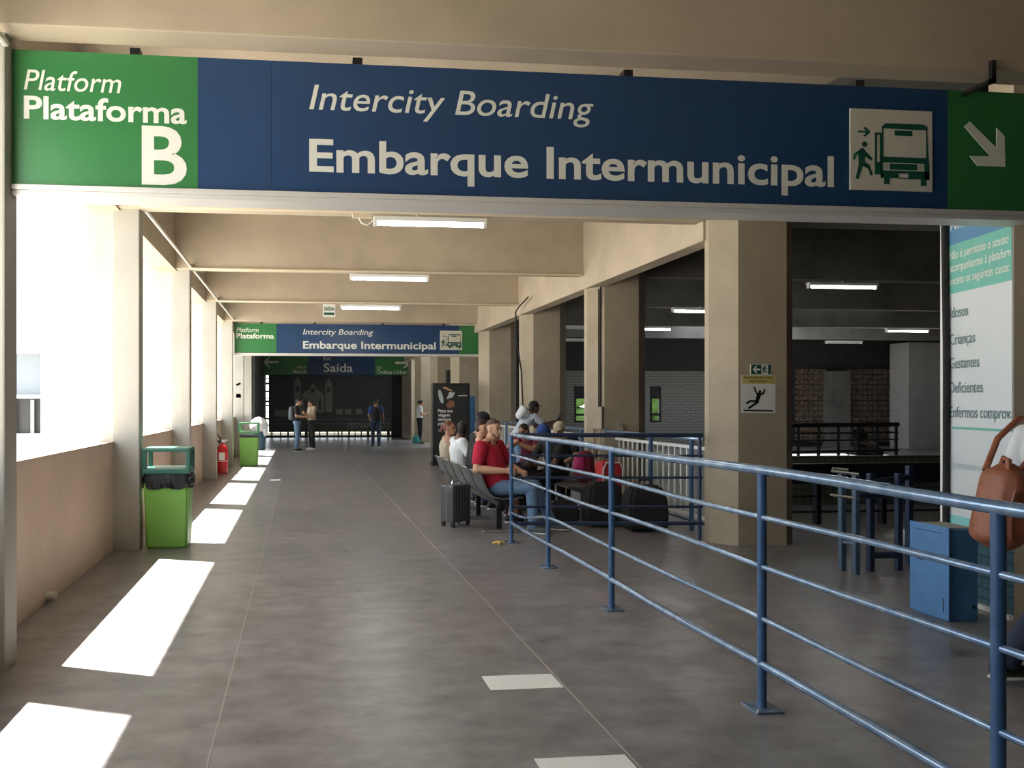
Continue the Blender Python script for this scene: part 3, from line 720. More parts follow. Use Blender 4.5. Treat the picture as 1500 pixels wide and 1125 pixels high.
# ------------------------------------------------------------------ bins, extinguisher, totem
def green_bin(loc, label, lidm, bag):
    x, y, z = loc
    t = thing('waste_bin', label, 'bin', loc, 0, 'green waste bins by the parapet')
    m = MB(); wx, dy = .235, .19
    a = [(-.215, -.17), (.215, -.17), (.215, .17), (-.215, .17)]; b = [(-wx, -dy), (wx, -dy), (wx, dy), (-wx, dy)]
    m.faces([(x+p[0], y+p[1], .0) for p in a]+[(x+p[0], y+p[1], .72) for p in b], [(3, 2, 1, 0), (4, 5, 6, 7), (0, 1, 5, 4), (1, 2, 6, 5), (2, 3, 7, 6), (3, 0, 4, 7)])
    bmesh.ops.bevel(m.bm, geom=m.bm.edges[:], offset=.02, segments=3, affect='EDGES')
    m.build('body', GBIN, t, True)
    # liner ruffle
    if bag:
        m = MB(); n = 72; rings = []
        def sq(th, w_, d_):
            c, s = math.cos(th), math.sin(th); k = 1/((abs(c)**6+abs(s)**6)**(1/6)); return w_*c*k, d_*s*k
        for (zz, e, am) in ((.645, .245, .014), (.69, .252, .018), (.74, .25, .014), (.80, .245, .006)):
            r = []
            for k in range(n):
                th = 2*PI*k/n; u, v = sq(th, e, e-.04); q = 1+am/.25*math.sin(k*1.9+zz*40)+am/.4*math.sin(k*.8+1)
                r.append(m.bm.verts.new((x+u*q, y+v*q, zz+.010*math.sin(k*.61)*(1 if zz < .7 else .3))))
            rings.append(r)
        for A_, B_ in zip(rings, rings[1:]):
            for k in range(n): m.bm.faces.new((A_[k], A_[(k+1) % n], B_[(k+1) % n], B_[k]))
        m.ellipsoid((x+.25, y-.13, .73), (.05, .06, .06), 10)
        m.build('liner', BAGP, t, True)
    else:
        MB().box((x-.225, y-.195, .70), (x+.225, y+.195, .76), .02).build('liner', BAGP, t)
    # lid: rim + open hood frame
    MB().box((x-.25, y-.20, .80), (x+.25, y+.20, .855), .012).build('rim', lidm, t)
    h = MB()
    for sy in (-.18, .14):
        h.box((x-.25, y+sy, .85), (x-.205, y+sy+.04, 1.06), .008).box((x+.205, y+sy, .85), (x+.25, y+sy+.04, 1.06), .008)
    h.box((x-.25, y-.19, 1.035), (x+.25, y+.19, 1.075), .015)
    h.build('hood', lidm, t)
    return t
green_bin((-1.43, 8.02+.18, 0), 'near lime green bin with black liner and open hood', GLID, True)
green_bin((-1.30, 18.75, 0), 'far lime green bin beside the red extinguisher', GLID2, False)

ex = thing('fire_extinguisher', 'red fire extinguisher with looped hose by the left columns', 'fire extinguisher', (-1.74, 16.6, 0))
MB().lathe([(.10, .0), (.125, .01), (.125, .53), (.115, .58), (.07, .63), (.03, .65), (.03, .68)], (-1.74, 16.6, 0), 20).build('cylinder', REDX, ex, True)
MB().lathe([(.128, .27), (.128, .285)], (-1.74, 16.6, 0), 20).build('band', ALU, ex)
MB().box((-1.80, 16.468, .30), (-1.67, 16.478, .47)).build('label', PAPER, ex)
MB().box((-1.77, 16.57, .67), (-1.67, 16.63, .71), .008).box((-1.76, 16.585, .71), (-1.62, 16.615, .74), .006).build('valve', CHROME, ex)
MB().tube([(-1.76, 16.58, .70), (-1.86, 16.56, .72), (-1.96, 16.55, .80), (-2.0+.07, 16.54, .90), (-1.83, 16.54, .86), (-1.77, 16.55, .76), (-1.80, 16.5, .66)], .016, 8).build('hose', BLACK, ex, True)
bb = thing('waste_bin', 'dark blue bin overflowing with a white liner at the far left', 'bin', (-1.72, 24.9, 0))
MB().lathe([(.20, 0), (.25, .75), (.26, .78)], (-1.40, 24.9, 0), 16).build('body', BBIN, bb, True)
m = MB().ellipsoid((-1.40, 24.9, .80), (.31, .30, .30), 16).ellipsoid((-1.20, 24.8, .66), (.11, .12, .22), 10)
remeshed('liner', m, WBAG, bb, .02, 2, world=True)

to = thing('advert_totem', 'black advertising totem standing behind the first bench', 'totem', (3.75, 18.2, 0))
x0, x1, yt = 3.28, 4.22, 18.2
MB().box((x0, yt, .06), (x1, yt+.22, 2.06), .01).build('cabinet', BLACK, to)
MB().box((x0-.03, yt-.08, 0), (x1+.03, yt+.3, .06), .01).build('base', BLACK, to)
MB().box((x0+.04, yt-.006, .12), (x1-.04, yt, 2.0)).build('screen', mat('dark_poster', (.025, .028, .03), .3), to)
F = fY(yt-.008)
def ov(cx, cz, a, b, rot=0): return [(cx+a*math.cos(k*PI/8)*math.cos(rot)-b*math.sin(k*PI/8)*math.sin(rot), cz+a*math.cos(k*PI/8)*math.sin(rot)+b*math.sin(k*PI/8)*math.cos(rot)) for k in range(16)]
MB().prism(ov(3.48, 1.72, .055, .18, .25), F, .002).build('pale_shape', mat('pale_mint_print', (.45, .55, .52), .5), to)
MB().prism([(3.62, 1.66), (3.70, 1.84), (3.84, 1.82), (3.78, 1.70)], F, .002).build('pale_shape', MATS['pale_mint_print'], to)
MB().prism([(3.60, 1.52), (3.72, 1.64), (3.82, 1.60), (3.83, 1.48), (3.68, 1.42)], F, .002).build('brown_shape', mat('brown_print', (.28, .13, .08), .6), to)
MB().prism([(3.52, 1.94), (3.58, 1.97), (3.78, 1.87), (3.76, 1.85)], F, .002).build('peach_shape', mat('peach_print', (.6, .36, .2), .6), to)
MB().prism([(3.92, 1.735), (4.15, 1.735), (4.15, 1.755), (3.92, 1.755)], F, .002).build('line', PAPER, to)
for i, s_ in enumerate(('Peça sua', 'viagem', 'sempre', 'pelo app')):
    text(s_, F, u0=3.41, base=1.33-i*.105, cap=.075, bold=.025).build('lettering', PAPER, to)
for i in range(2): MB().prism([(3.41, .90-i*.05), (3.75, .90-i*.05), (3.75, .915-i*.05), (3.41, .915-i*.05)], F, .002).build('small_print', PALET, to)
bp_ = thing('blue_panel', 'narrow blue upright panel to the right of the totem', 'panel', (4.75, 19.6, 0))
MB().box((4.42, 19.6, .05), (4.7, 19.66, 1.75), .005).build('board', BOXB, bp_)
MB().box((4.40, 19.58, 0), (4.72, 19.7, .05)).build('foot', BLACK, bp_)

# ------------------------------------------------------------------ seating
def bench(name_label, loc, rz, nseat, pitch=.60):
    t = thing('bench_seat', name_label, 'bench', loc, rz, 'rows of steel waiting seats')
    prof = [(-.02, .735), (.0, .72), (.045, .60), (.10, .49), (.16, .435), (.25, .415), (.40, .42), (.47, .435), (.50, .425)]
    for k in range(nseat):
        m = MB(); n = 9; cols = []
        for i, (px, pz) in enumerate(prof):
            hw_ = .255 if i > 3 else (.225+.010*i)
            row = []
            for j in range(n):
                v = -1+2*j/(n-1); row.append((px+.02*(1-v*v)*(-1 if i < 4 else 0), k*pitch+v*hw_, pz+(.012*v*v if i > 3 else 0)))
            cols.append(row)
        top = [[m.bm.verts.new(p) for p in r] for r in cols]
        bot = [[m.bm.verts.new((p[0]-(.018 if i < 5 else 0), p[1], p[2]-(.016 if i > 3 else .004))) for p in r] for i, r in enumerate(cols)]
        for a in range(len(prof)-1):
            for j in range(n-1):
                m.bm.faces.new((top[a][j], top[a+1][j], top[a+1][j+1], top[a][j+1])); m.bm.faces.new((bot[a][j], bot[a][j+1], bot[a+1][j+1], bot[a+1][j]))
        for a in range(len(prof)-1):
            for j in (0, n-1): m.bm.faces.new((top[a][j], bot[a][j], bot[a+1][j], top[a+1][j]))
        for j in range(n-1):
            for a in (0, -1): m.bm.faces.new((top[a][j], top[a][j+1], bot[a][j+1], bot[a][j]))
        s = m.build('seat', GUN, t, True, world=False)
        MB().tube([(-.028, k*pitch-.215, .738), (-.045, k*pitch, .742), (-.028, k*pitch+.215, .738)], .010, 6).build('edge_highlight', CHROME, s, True, world=False)  # bright tube stands in for the lit highlight along the seat back
    L = (nseat-1)*pitch
    MB().box((.20, -.25, .335), (.28, L+.25, .395), .005).build('beam', BLACK, t, world=False)
    for y in ((-.12, L*.38, L*.75, L+.12) if nseat > 3 else (0, L)):
        MB().box((.21, y-.022, .05), (.27, y+.022, .34)).build('leg', BLACK, t, world=False)
        MB().box((.04, y-.03, .0), (.46, y+.03, .04), .01).build('foot', CHROME, t, world=False)
    return t
bench('long row of steel seats with people seen from the side', (2.12, 8.78, 0), 0, 5)
bench('short row of dark seats facing the long row, under the crowd', (4.05, 11.6, 0), PI, 4)

# ------------------------------------------------------------------ figures
def sph(p, r): return (p, (r, r, r) if not isinstance(r, tuple) else r)
STAND = dict(head=(.03,0,1.60), neck=(0,0,1.46), chest=(0,0,1.30), waist=(0,0,1.08), pelvis=(0,0,.94), shL=(0,.185,1.405), shR=(0,-.185,1.405),
             elL=(-.02,.25,1.13), elR=(-.02,-.25,1.13), wrL=(.08,.25,.90), wrR=(.08,-.25,.90), hipL=(0,.09,.90), hipR=(0,-.09,.90),
             knL=(.02,.10,.49), knR=(.02,-.10,.49), anL=(-.02,.10,.08), anR=(-.02,-.10,.08), footL=0, footR=0)
SIT = dict(head=(.0,0,1.20), neck=(-.04,0,1.06), chest=(-.06,0,.89), waist=(-.04,0,.68), pelvis=(0,0,.53), shL=(-.05,.185,.995), shR=(-.05,-.185,.995),
           elL=(.05,.25,.74), elR=(.05,-.25,.74), wrL=(.28,.13,.66), wrR=(.28,-.13,.66), hipL=(.03,.095,.51), hipR=(.03,-.095,.51),
           knL=(.44,.13,.50), knR=(.44,-.13,.50), anL=(.42,.14,.08), anR=(.42,-.14,.08), footL=0, footR=0)
def person(label, loc, rz, base, over, shirt, pants, skin, hair, shoes=BLACK, sole=None, sleeve='short', cap=None, hairstyle='short', yaw=0, pitch=0, roll=0, voxel=.011, pantlen=1.0, scale=1.0, beard=False, curl=.6, female=False, girth=1.0):
    t = thing('person', label, 'person', loc, rz)
    J = dict(base); J.update(over)
    J = {k: (Vector(v)*1.0 if isinstance(v, tuple) else v) for k, v in J.items()}
    S = Matrix.Scale(scale, 4)
    b = MB()
    sw = (.165 if not female else .145)*girth; G = girth
    # torso
    mid = (J['shL']+J['shR'])/2
    b.hull((mid+V(0, 0, -.03), (.085, sw*.8, .05)), (J['chest'], (.105, sw-.01, .10))).hull((J['chest'], (.105, sw-.01, .10)), (J['waist'], (.10, sw-.03, .08))).hull((J['waist'], (.10, sw-.03, .08)), (J['pelvis'], (.115, .155, .09)))
    b.hull((J['neck']+V(0, 0, -.05), (.06, .07, .03)), (J['neck']+V(.01, 0, .05), (.052, .052, .05)))
    b.hull((J['neck']+V(.01, 0, .03), .052), (J['head']+V(-.02, 0, -.05), .055))
    for s, sg in (('L', 1), ('R', -1)):
        sh, el, wr = J['sh'+s], J['el'+s], J['wr'+s]
        b.hull((mid+V(0, sg*.06, -.02), (.06, .06, .05)), (sh, .058*G)).hull((sh, .056*G), (el, .041*G)).hull((el, .043*G), (el.lerp(wr, .35), .042*G)).hull((el.lerp(wr, .35), .042*G), (wr, .028))
        b.hull((J['neck']+V(-.01, sg*.03, .0), (.045, .03, .04)), (sh+V(0, -sg*.03, .02), .04))
        # hand
        dv = J.get('hd'+s); dv = dv.normalized() if dv is not None else (wr-el).normalized()
        pn = J.get('pn'+s); pn = pn.normalized() if pn is not None else V(0, -sg, 0)
        pn = (pn-dv*pn.dot(dv)).normalized(); sd_ = dv.cross(pn).normalized()
        k0 = wr+dv*.02; k1 = wr+dv*.085
        b.hull((k0+sd_*.018, .018), (k0-sd_*.018, .018), (k1+sd_*.03, .014), (k1-sd_*.03, .014))
        for i, (o_, ln) in enumerate(((.031, .070), (.0105, .080), (-.0105, .075), (-.031, .058))):
            p0 = k1+sd_*o_; c = curl*(1+.1*i)
            p1 = p0+(dv*math.cos(c*.7)+pn*math.sin(c*.7))*ln*.45; p2 = p1+(dv*math.cos(c*1.7)+pn*math.sin(c*1.7))*ln*.33; p3 = p2+(dv*math.cos(c*2.5)+pn*math.sin(c*2.5))*ln*.26
            b.hull((p0, .0095), (p1, .009), n=7).hull((p1, .009), (p2, .0085), n=7).hull((p2, .0085), (p3, .0075), n=7)
        q0 = k0+sd_*.026; q1 = q0+(dv*.6+sd_*.6+pn*.3).normalized()*.045; q2 = q1+(dv*.9+sd_*.1+pn*.4).normalized()*.032
        b.hull((q0, .013), (q1, .0105), n=7).hull((q1, .0105), (q2, .009), n=7)
        # legs
        hp, kn, an = J['hip'+s], J['kn'+s], J['an'+s]
        b.hull((hp, .085), (kn, .057)).hull((kn, .057), (kn.lerp(an, .3)+V(-.012, 0, 0), .056)).hull((kn.lerp(an, .3)+V(-.012, 0, 0), .056), (an, .036))
        fa = J['foot'+s]; ft = V(math.cos(fa), math.sin(fa), 0)
        b.hull((an+V(0, 0, -.03)-ft*.03, .035), (V(an.x, an.y, an.z-.045)+ft*.13, (.04, .04, .025)))
    # head
    H = Matrix.Translation(J['head']) @ Euler((roll, pitch, yaw)).to_matrix().to_4x4()
    hb_ = MB()
    hb_.hull((V(-.015, 0, .03), (.092, .073, .085)), (V(.0, 0, -.02), (.075, .066, .07)))
    hb_.hull((V(.03, 0, .0), (.06, .058, .055)), (V(.052, 0, -.085), (.030, .032, .025)))
    hb_.hull((V(-.0, 0, -.04), (.05, .06, .05)), (V(.04, 0, -.085), (.03, .045, .022)))
    hb_.hull((V(.088, 0, .015), (.008, .009, .008)), (V(.104, 0, -.025), (.012, .015, .010)), n=8)
    hb_.hull((V(.078, .03, .03), (.012, .02, .008)), (V(.078, -.03, .03), (.012, .02, .008)), n=8)
    hb_.hull((V(.083, 0, -.058), (.010, .022, .008)), (V(.080, 0, -.052), (.012, .02, .012)), n=8)
    for sg in (-1, 1): hb_.hull((V(-.005, sg*.074, .015), (.018, .010, .026)), (V(-.0, sg*.072, -.02), (.012, .008, .015)), n=8)
    b.merge(hb_.xf(H).bm)
    body = remeshed('body', b.xf(S), skin, t, voxel, 3)
    # face
    for sg in (-1, 1):
        MB().ellipsoid((.078, sg*.030, .008), (.012, .013, .008), 8).xf(S @ H).build('eye', EYE, t, True, world=False)
        MB().hull((V(.084, sg*.018, .030), (.006, .008, .004)), (V(.076, sg*.046, .030), (.006, .008, .004)), n=6).xf(S @ H).build('eyebrow', hair, t, True, world=False)
    MB().hull((V(.093, .018, -.058), (.005, .006, .005)), (V(.093, -.018, -.058), (.005, .006, .005)), n=6).xf(S @ H).build('mouth', LIP, t, True, world=False)
    hm = MB()
    if hairstyle == 'short': hm.hull((V(-.028, 0, .045), (.090, .079, .083)), (V(-.045, 0, -.01), (.062, .070, .06)))
    elif hairstyle == 'crop': hm.hull((V(-.022, 0, .055), (.088, .070, .072)), (V(-.06, 0, .0), (.045, .058, .05)))
    elif hairstyle == 'tied': hm.hull((V(-.026, 0, .045), (.092, .080, .080)), (V(-.04, 0, -.0), (.065, .072, .06))).hull((V(-.125, 0, .03), .038), (V(-.15, 0, -.03), .03))
    elif hairstyle == 'long': hm.hull((V(-.026, 0, .045), (.092, .082, .082)), (V(-.04, 0, -.03), (.06, .080, .07))).hull((V(-.06, 0, -.02), (.04, .075, .05)), (V(-.09, 0, -.26), (.025, .06, .04)))
    if beard: MB().hull((V(.052, 0, -.088), (.031, .034, .024)), (V(.03, 0, -.06), (.03, .058, .025))).xf(S @ H).build('beard', hair, t, True, world=False)
    remeshed('hair', hm.xf(S @ H), hair, t, .010, 2)
    if cap is not None:
        cm = MB().hull((V(-.012, 0, .055), (.102, .088, .088)), (V(-.012, 0, .04), (.103, .089, .03)))
        c_ = cm.xf(S @ H).build('cap', cap, t, True, world=False)
        MB().hull((V(.07, 0, .045), (.04, .075, .007)), (V(.145, 0, .032), (.03, .055, .006))).xf(S @ H).build('brim', cap, c_, True, world=False)
    # shirt
    e = .014
    m = MB()
    m.hull((mid+V(0, 0, -.02), (.088+e, sw*.85, .05)), (J['chest'], (.108*G+e, sw, .10))).hull((J['chest'], (.108*G+e, sw, .10)), (J['waist'], (.108*G+e, sw-.01, .09))).hull((J['waist'], (.108*G+e, sw-.01, .09)), (J['pelvis'], (.12*G+e, .155*G+e, .075)))
    for s, sg in (('L', 1), ('R', -1)):
        sh, el, wr = J['sh'+s], J['el'+s], J['wr'+s]
        if sleeve == 'none': m.hull((mid+V(0, sg*.06, -.03), (.06, .05, .05)), (sh+V(0, -sg*.05, -.02), .05)); continue
        m.hull((mid+V(0, sg*.06, -.02), (.075, .06, .045)), (sh, .066*G)).hull((J['neck']+V(-.012, sg*.045, -.03), (.05, .03, .035)), (sh+V(0, -sg*.03, .018), .05))
        if sleeve == 'short': m.hull((sh, .068*G), (sh.lerp(el, .62), .064*G))
        else: m.hull((sh, .068), (el, .055)).hull((el, .055), (wr, .040))
    shirt_o = remeshed('shirt', m.xf(S), shirt, t, max(voxel, .010), 3)
    m = MB(); m.hull((J['pelvis']+V(0, 0, .05), (.118+e, .155+e*.6, .06)), (J['pelvis']+V(0, 0, -.02), (.125+e, .165+e, .08)))
    for s in 'LR':
        hp, kn, an = J['hip'+s], J['kn'+s], J['an'+s]; en = kn.lerp(an, pantlen-.06 if pantlen >= 1 else pantlen)
        m.hull((hp, .098), (kn, .073))
        if pantlen > .1: m.hull((kn, .073), (en, .060))
    remeshed('trousers' if pantlen > .5 else 'shorts', m.xf(S), pants, t, max(voxel, .010), 3)
    for s in 'LR':
        an = J['an'+s]; fa = J['foot'+s]; ft = V(math.cos(fa), math.sin(fa), 0)
        o_ = MB().hull((an+V(0, 0, -.015)-ft*.03, (.045, .045, .045)), (V(an.x, an.y, an.z-.04)+ft*.14, (.052, .048, .032))).xf(S).build('shoe', shoes, t, True, world=False)
        if sole: MB().hull((V(an.x, an.y, an.z-.068)-ft*.035, (.05, .045, .012)), (V(an.x, an.y, an.z-.068)+ft*.145, (.056, .05, .012))).xf(S).build('sole', sole, o_, True, world=False)
    return t, J

def phone(label, p, rot, group='mobile phones in hands'):
    o = MB().box((-.004, -.036, -.075), (.004, .036, .075), .003).build('mobile_phone', BLACK, None)
    o.location = p; o.rotation_euler = rot; tag(o, label, 'phone', group); return o

# the row on the long bench (facing +X)
person('man in a red t-shirt and blue jeans on the nearest bench seat', (2.38, 8.80, 0), -.80, SIT,
       dict(head=(-.04,0,1.185), neck=(-.09,0,1.06), chest=(-.11,0,.90), shL=(-.11,.205,.985), shR=(-.10,-.205,.985), elR=(-.09,-.30,.73), elL=(.0,.29,.73), wrR=(.22,-.17,.725), wrL=(.27,.12,.69),
            knR=(.412,.066,.53), knL=(.317,.331,.52), anR=(.43,.075,.08), anL=(.471,.45,.08), footR=.45, footL=.45, pnR=V(.1,1,-.3), pnL=V(0,-1,-.3)),
       REDS, DENIM, SKIN, mat('cropped_brown_hair', (.09, .05, .035), .7), GREYB, SOLE, yaw=-.22, pitch=.06, hairstyle='crop', beard=True, voxel=.008, curl=.9, girth=1.18, scale=1.04)
person('man in a black t-shirt and shorts seated next to the red shirt', (2.36, 9.42, 0), -.05, SIT,
       dict(head=(.0,0,1.22), neck=(-.04,0,1.08), anR=(.34,-.06,.08), anL=(.46,.1,.08)), BLKS, BLKS, SKIN, HAIRN, BLACK, SOLE, yaw=-.1, hairstyle='crop', pantlen=.25, voxel=.010)
person('person in black with a black cap leaning forward on the bench', (2.42, 10.02, 0), .1, SIT,
       dict(head=(.10,0,1.30), neck=(.04,0,1.16), chest=(0,0,.95), shL=(.02,.185,1.08), shR=(.02,-.185,1.08), elR=(.14,-.25,.84), elL=(.14,.25,.84)), BLKS, BLKS, SKINM, HAIRB, BLACK, SOLE, cap=BLKS, yaw=.2)
person('man in a white t-shirt hunched on the bench, back of head showing', (2.34, 10.62, 0), .15, SIT,
       dict(head=(.03,0,1.17), neck=(-.04,0,1.04)), WHTS, DDENIM, SKIND, HAIRB, BLACK, SOLE, yaw=.7)
person('woman with auburn tied hair and a sleeveless top on the farthest seat', (2.30, 11.22, 0), .0, SIT,
       dict(head=(-.01,0,1.16), neck=(-.04,0,1.03), elR=(-.02,-.25,.76)), TANTOP, DDENIM, SKINM, HAIRR, BLACK, SOLE, sleeve='none', hairstyle='tied', yaw=-.75, female=True)
# facing seats
_, J = person('man in a blue cap and black jersey bent over a phone', (3.60, 10.30, 0), PI+.40, SIT,
       dict(head=(.16,0,1.12), neck=(.06,0,1.03), chest=(.0,0,.87), shL=(.02,.185,.97), shR=(.02,-.185,.97), wrL=(.38,.06,.70), wrR=(.38,-.06,.70), elL=(.18,.24,.70), elR=(.18,-.24,.70)), BLKS, BLKS, SKIND, HAIRB, GREYB, SOLE, cap=BLUS, yaw=-.1, pitch=.55)
phone('black phone held by the man in the blue cap', (3.60-.40, 10.30-.17, .76), (0, .9, .5))
person('person in a pale cap and dark top resting a hand on the face', (4.0, 11.05, 0), PI+.9, SIT,
       dict(head=(.10,0,1.14), neck=(.02,0,1.02), wrR=(.17,-.04,1.02), elR=(.24,-.16,.76), hdR=V(-.1, 0, 1), pnR=V(-1,0,0)), BLKS, BLKS, SKIN, HAIRB, GREYB, SOLE, cap=TANTOP, pitch=.2)
person('person in a maroon top seated behind the handrail end post', (3.64, 11.62, 0), PI+.7, SIT,
       dict(head=(.12,0,1.10), neck=(.04,0,1.02), wrL=(.34,.05,.92), elL=(.2,.25,.82), wrR=(.34,-.05,.92), elR=(.2,-.25,.82)), MAROON, BLKS, SKINM, HAIRB, BLACK, SOLE, sleeve='short', pitch=.3, hairstyle='long', female=True)
# leaning man
person('man in a pale grey t-shirt and black cap leaning on the railing', (4.02, 13.5, 0), .1, STAND,
       dict(head=(.37,0,1.53), neck=(.30,0,1.41), chest=(.20,0,1.27), waist=(.06,0,1.07), shL=(.28,.185,1.36), shR=(.28,-.185,1.36), elR=(.50,-.22,1.20), elL=(.50,.2,1.16), wrR=(.72,-.14,1.26), wrL=(.70,.05,1.16), knL=(-.04,.1,.5), knR=(.04,-.1,.5), anL=(-.16,.1,.08), anR=(.06,-.1,.08), pnR=V(0,.3,1), hdR=V(1,0,.3)), GRYS, DENIM, SKIND, HAIRB, BLACK, SOLE, cap=BLKS, scale=.96)
phone('black phone in the hand of the man leaning on the railing', (4.02+.80, 13.5-.08, 1.29), (0, .5, .2))
wbg = thing('shoulder_bag', 'round white bag on the back of the leaning man', 'bag', (4.08, 13.45, 1.3))
remeshed('pouch', MB().hull((V(4.12, 13.40, 1.42), (.085, .11, .10)), (V(4.06, 13.42, 1.33), (.08, .11, .08))), WHTS, wbg, .015, 2, world=True)
MB().tube([(4.17, 13.36, 1.47), (4.27, 13.33, 1.38), (4.29, 13.31, 1.22)], .012, 6).build('strap', BLKS, wbg, True)

# walkers in the distance
person('man in a black t-shirt and jeans standing with a companion far away', (-.13, 24.0, 0), -.1, STAND,
       dict(head=(.07,0,1.58), wrR=(.28,-.12,1.12), elR=(.0,-.24,1.14), wrL=(.28,.10,1.10), elL=(.02,.24,1.12)), BLKS, DENIM, SKIN, HAIRB, BLACK, SOLE, pitch=.3, voxel=.014)
gb = thing('backpack', 'grey backpack on the man in jeans far away', 'bag', (-.30, 24.0, 1.2))
remeshed('pouch', MB().hull((V(-.31, 24.02, 1.36), (.09, .15, .10)), (V(-.31, 24.02, 1.08), (.10, .15, .08))), GREYB, gb, .02, 2, world=True)
for sg in (-1, 1): MB().tube([(-.25, 24.0+sg*.12, 1.42), (-.14, 24.0+sg*.14, 1.47), (.0, 24.0+sg*.13, 1.40), (-.02, 24.0+sg*.16, 1.15)], .018, 6).build('strap', GREYB, gb, True)
person('woman in dark trousers with hands raised beside the man in jeans', (.36, 24.5, 0), PI+.4, STAND,
       dict(head=(.04,0,1.52), neck=(0,0,1.39), wrR=(.25,-.08,1.22), elR=(.05,-.22,1.10), wrL=(.25,.08,1.2), elL=(.05,.22,1.1)), TANTOP, BLKS, SKIN, HAIRB, SOLE, SOLE, hairstyle='long', female=True, voxel=.014, pitch=.2)
person('man in a blue shirt walking away with a dark backpack', (2.65, 26.1, 0), PI/2, STAND,
       dict(anL=(.1,.1,.08), anR=(-.1,-.1,.10), knL=(.08,.1,.5), wrL=(.2,.2,1.0), wrR=(.1,-.28,.95)), BLUS, DDENIM, SKINM, HAIRB, BLACK, voxel=.014)
db = thing('backpack', 'dark backpack on the man in the blue shirt', 'bag', (2.65, 25.9, 1.15))
remeshed('pouch', MB().hull((V(2.65, 25.91, 1.30), (.16, .10, .12)), (V(2.65, 25.90, 1.02), (.17, .11, .10))), BLKS, db, .02, 2, world=True)
for sg in (-1, 1): MB().tube([(2.65+sg*.1, 25.97, 1.38), (2.65+sg*.13, 26.1, 1.47), (2.65+sg*.12, 26.23, 1.38)], .018, 6).build('strap', BLKS, db, True)
person('woman in a white shirt and black trousers by the far pillar', (4.55, 28.1, 0), .0, STAND,
       dict(head=(.07,0,1.55), wrR=(.26,-.06,1.16), elR=(.03,-.22,1.12), wrL=(.26,.06,1.16), elL=(.03,.22,1.12)), WHTS, BLKS, SKINM, HAIRB, BLACK, hairstyle='tied', pitch=.4, female=True, voxel=.014)
tb = thing('tote_bag', 'teal bag on the floor beside the woman in white', 'bag', (4.35, 27.9, 0))
remeshed('pouch', MB().hull((V(4.36, 27.8, .10), (.16, .10, .08)), (V(4.36, 27.8, .28), (.12, .06, .04))), mat('teal_cloth', (.03, .22, .22), .8), tb, .02, 2, world=True)
MB().tube([(4.28, 27.8, .30), (4.30, 27.8, .42), (4.42, 27.8, .42), (4.44, 27.8, .30)], .01, 6).build('handle', MATS['teal_cloth'], tb, True)
person('dark figure sitting low behind the far railing in the hall', (13.1, 16.2, 0), -1.2, SIT, {}, BLKS, BLKS, SKIND, HAIRB, BLACK, voxel=.016, scale=.9)
st = thing('stool', 'small dark stool under the figure behind the far railing', 'stool', (13.1, 16.2, 0))
MB().box((12.9, 16.0, .34), (13.3, 16.4, .385), .01).build('seat', BLACK, st)
for dx in (-.16, .16):
    for dy in (-.16, .16): MB().tube([(13.1+dx, 16.2+dy, 0), (13.1+dx, 16.2+dy, .34)], .015, 6).build('leg', BLACK, st)

# walker at the right edge with a tan leather backpack
person('person in a white shirt and dark jeans cut off by the right edge', (4.30, 3.84, 0), .05, STAND,
       dict(head=(.10,0,1.61), neck=(.05,0,1.47), shL=(.03,.185,1.405), shR=(.0,-.185,1.405), anL=(.34,.1,.09), knL=(.24,.1,.50), anR=(-.44,-.08,.10), knR=(-.10,-.09,.50), wrL=(.2,.25,.95), elR=(-.17,-.24,1.16), wrR=(-.10,-.24,.93)), WHTS, DDENIM, SKINM, HAIRB, BLACK, SOLE, voxel=.010, sleeve='long', scale=.97)
bk = thing('backpack', 'tan leather backpack hanging on the person at the right edge', 'bag', (3.86, 3.45, .8)); WM[bk.name] = Matrix.Translation((3.86, 3.45, .8)); bk.location = (3.86, 3.74, .765)
remeshed('pouch', MB().hull((V(3.875, 3.45, 1.16), (.085, .12, .08)), (V(3.85, 3.45, .90), (.11, .15, .13))).hull((V(3.88, 3.45, 1.16), (.06, .10, .08)), (V(3.90, 3.45, 1.2), (.05, .08, .06))), LEATH, bk, .009, 3, world=True)
remeshed('front_pocket', MB().hull((V(3.765, 3.43, .97), (.04, .09, .05)), (V(3.755, 3.43, .87), (.05, .10, .06))), LEATH, bk, .009, 3, world=True)
MB().tube([(3.82, 3.32, 1.12), (3.79, 3.32, 1.02), (3.79, 3.32, .85)], .01, 6).build('seam', mat('dark_leather', (.20, .06, .035), .5), bk, True)
MB().tube([(3.86, 3.40, 1.22), (3.86, 3.40, 1.275), (3.88, 3.45, 1.285), (3.89, 3.48, 1.23)], .013, 8).build('carry_loop', LEATH, bk, True)
for sg in (-1, 1): MB().tube([(3.92, 3.50+sg*.10, 1.20), (4.05, 3.52+sg*.13, 1.38), (4.22, 3.55+sg*.13, 1.50), (4.38, 3.55+sg*.13, 1.46), (4.46, 3.55+sg*.14, 1.25), (4.40, 3.55+sg*.15, 1.05), (4.05, 3.55+sg*.13, .85)], .017, 8).build('strap', LEATH, bk, True)

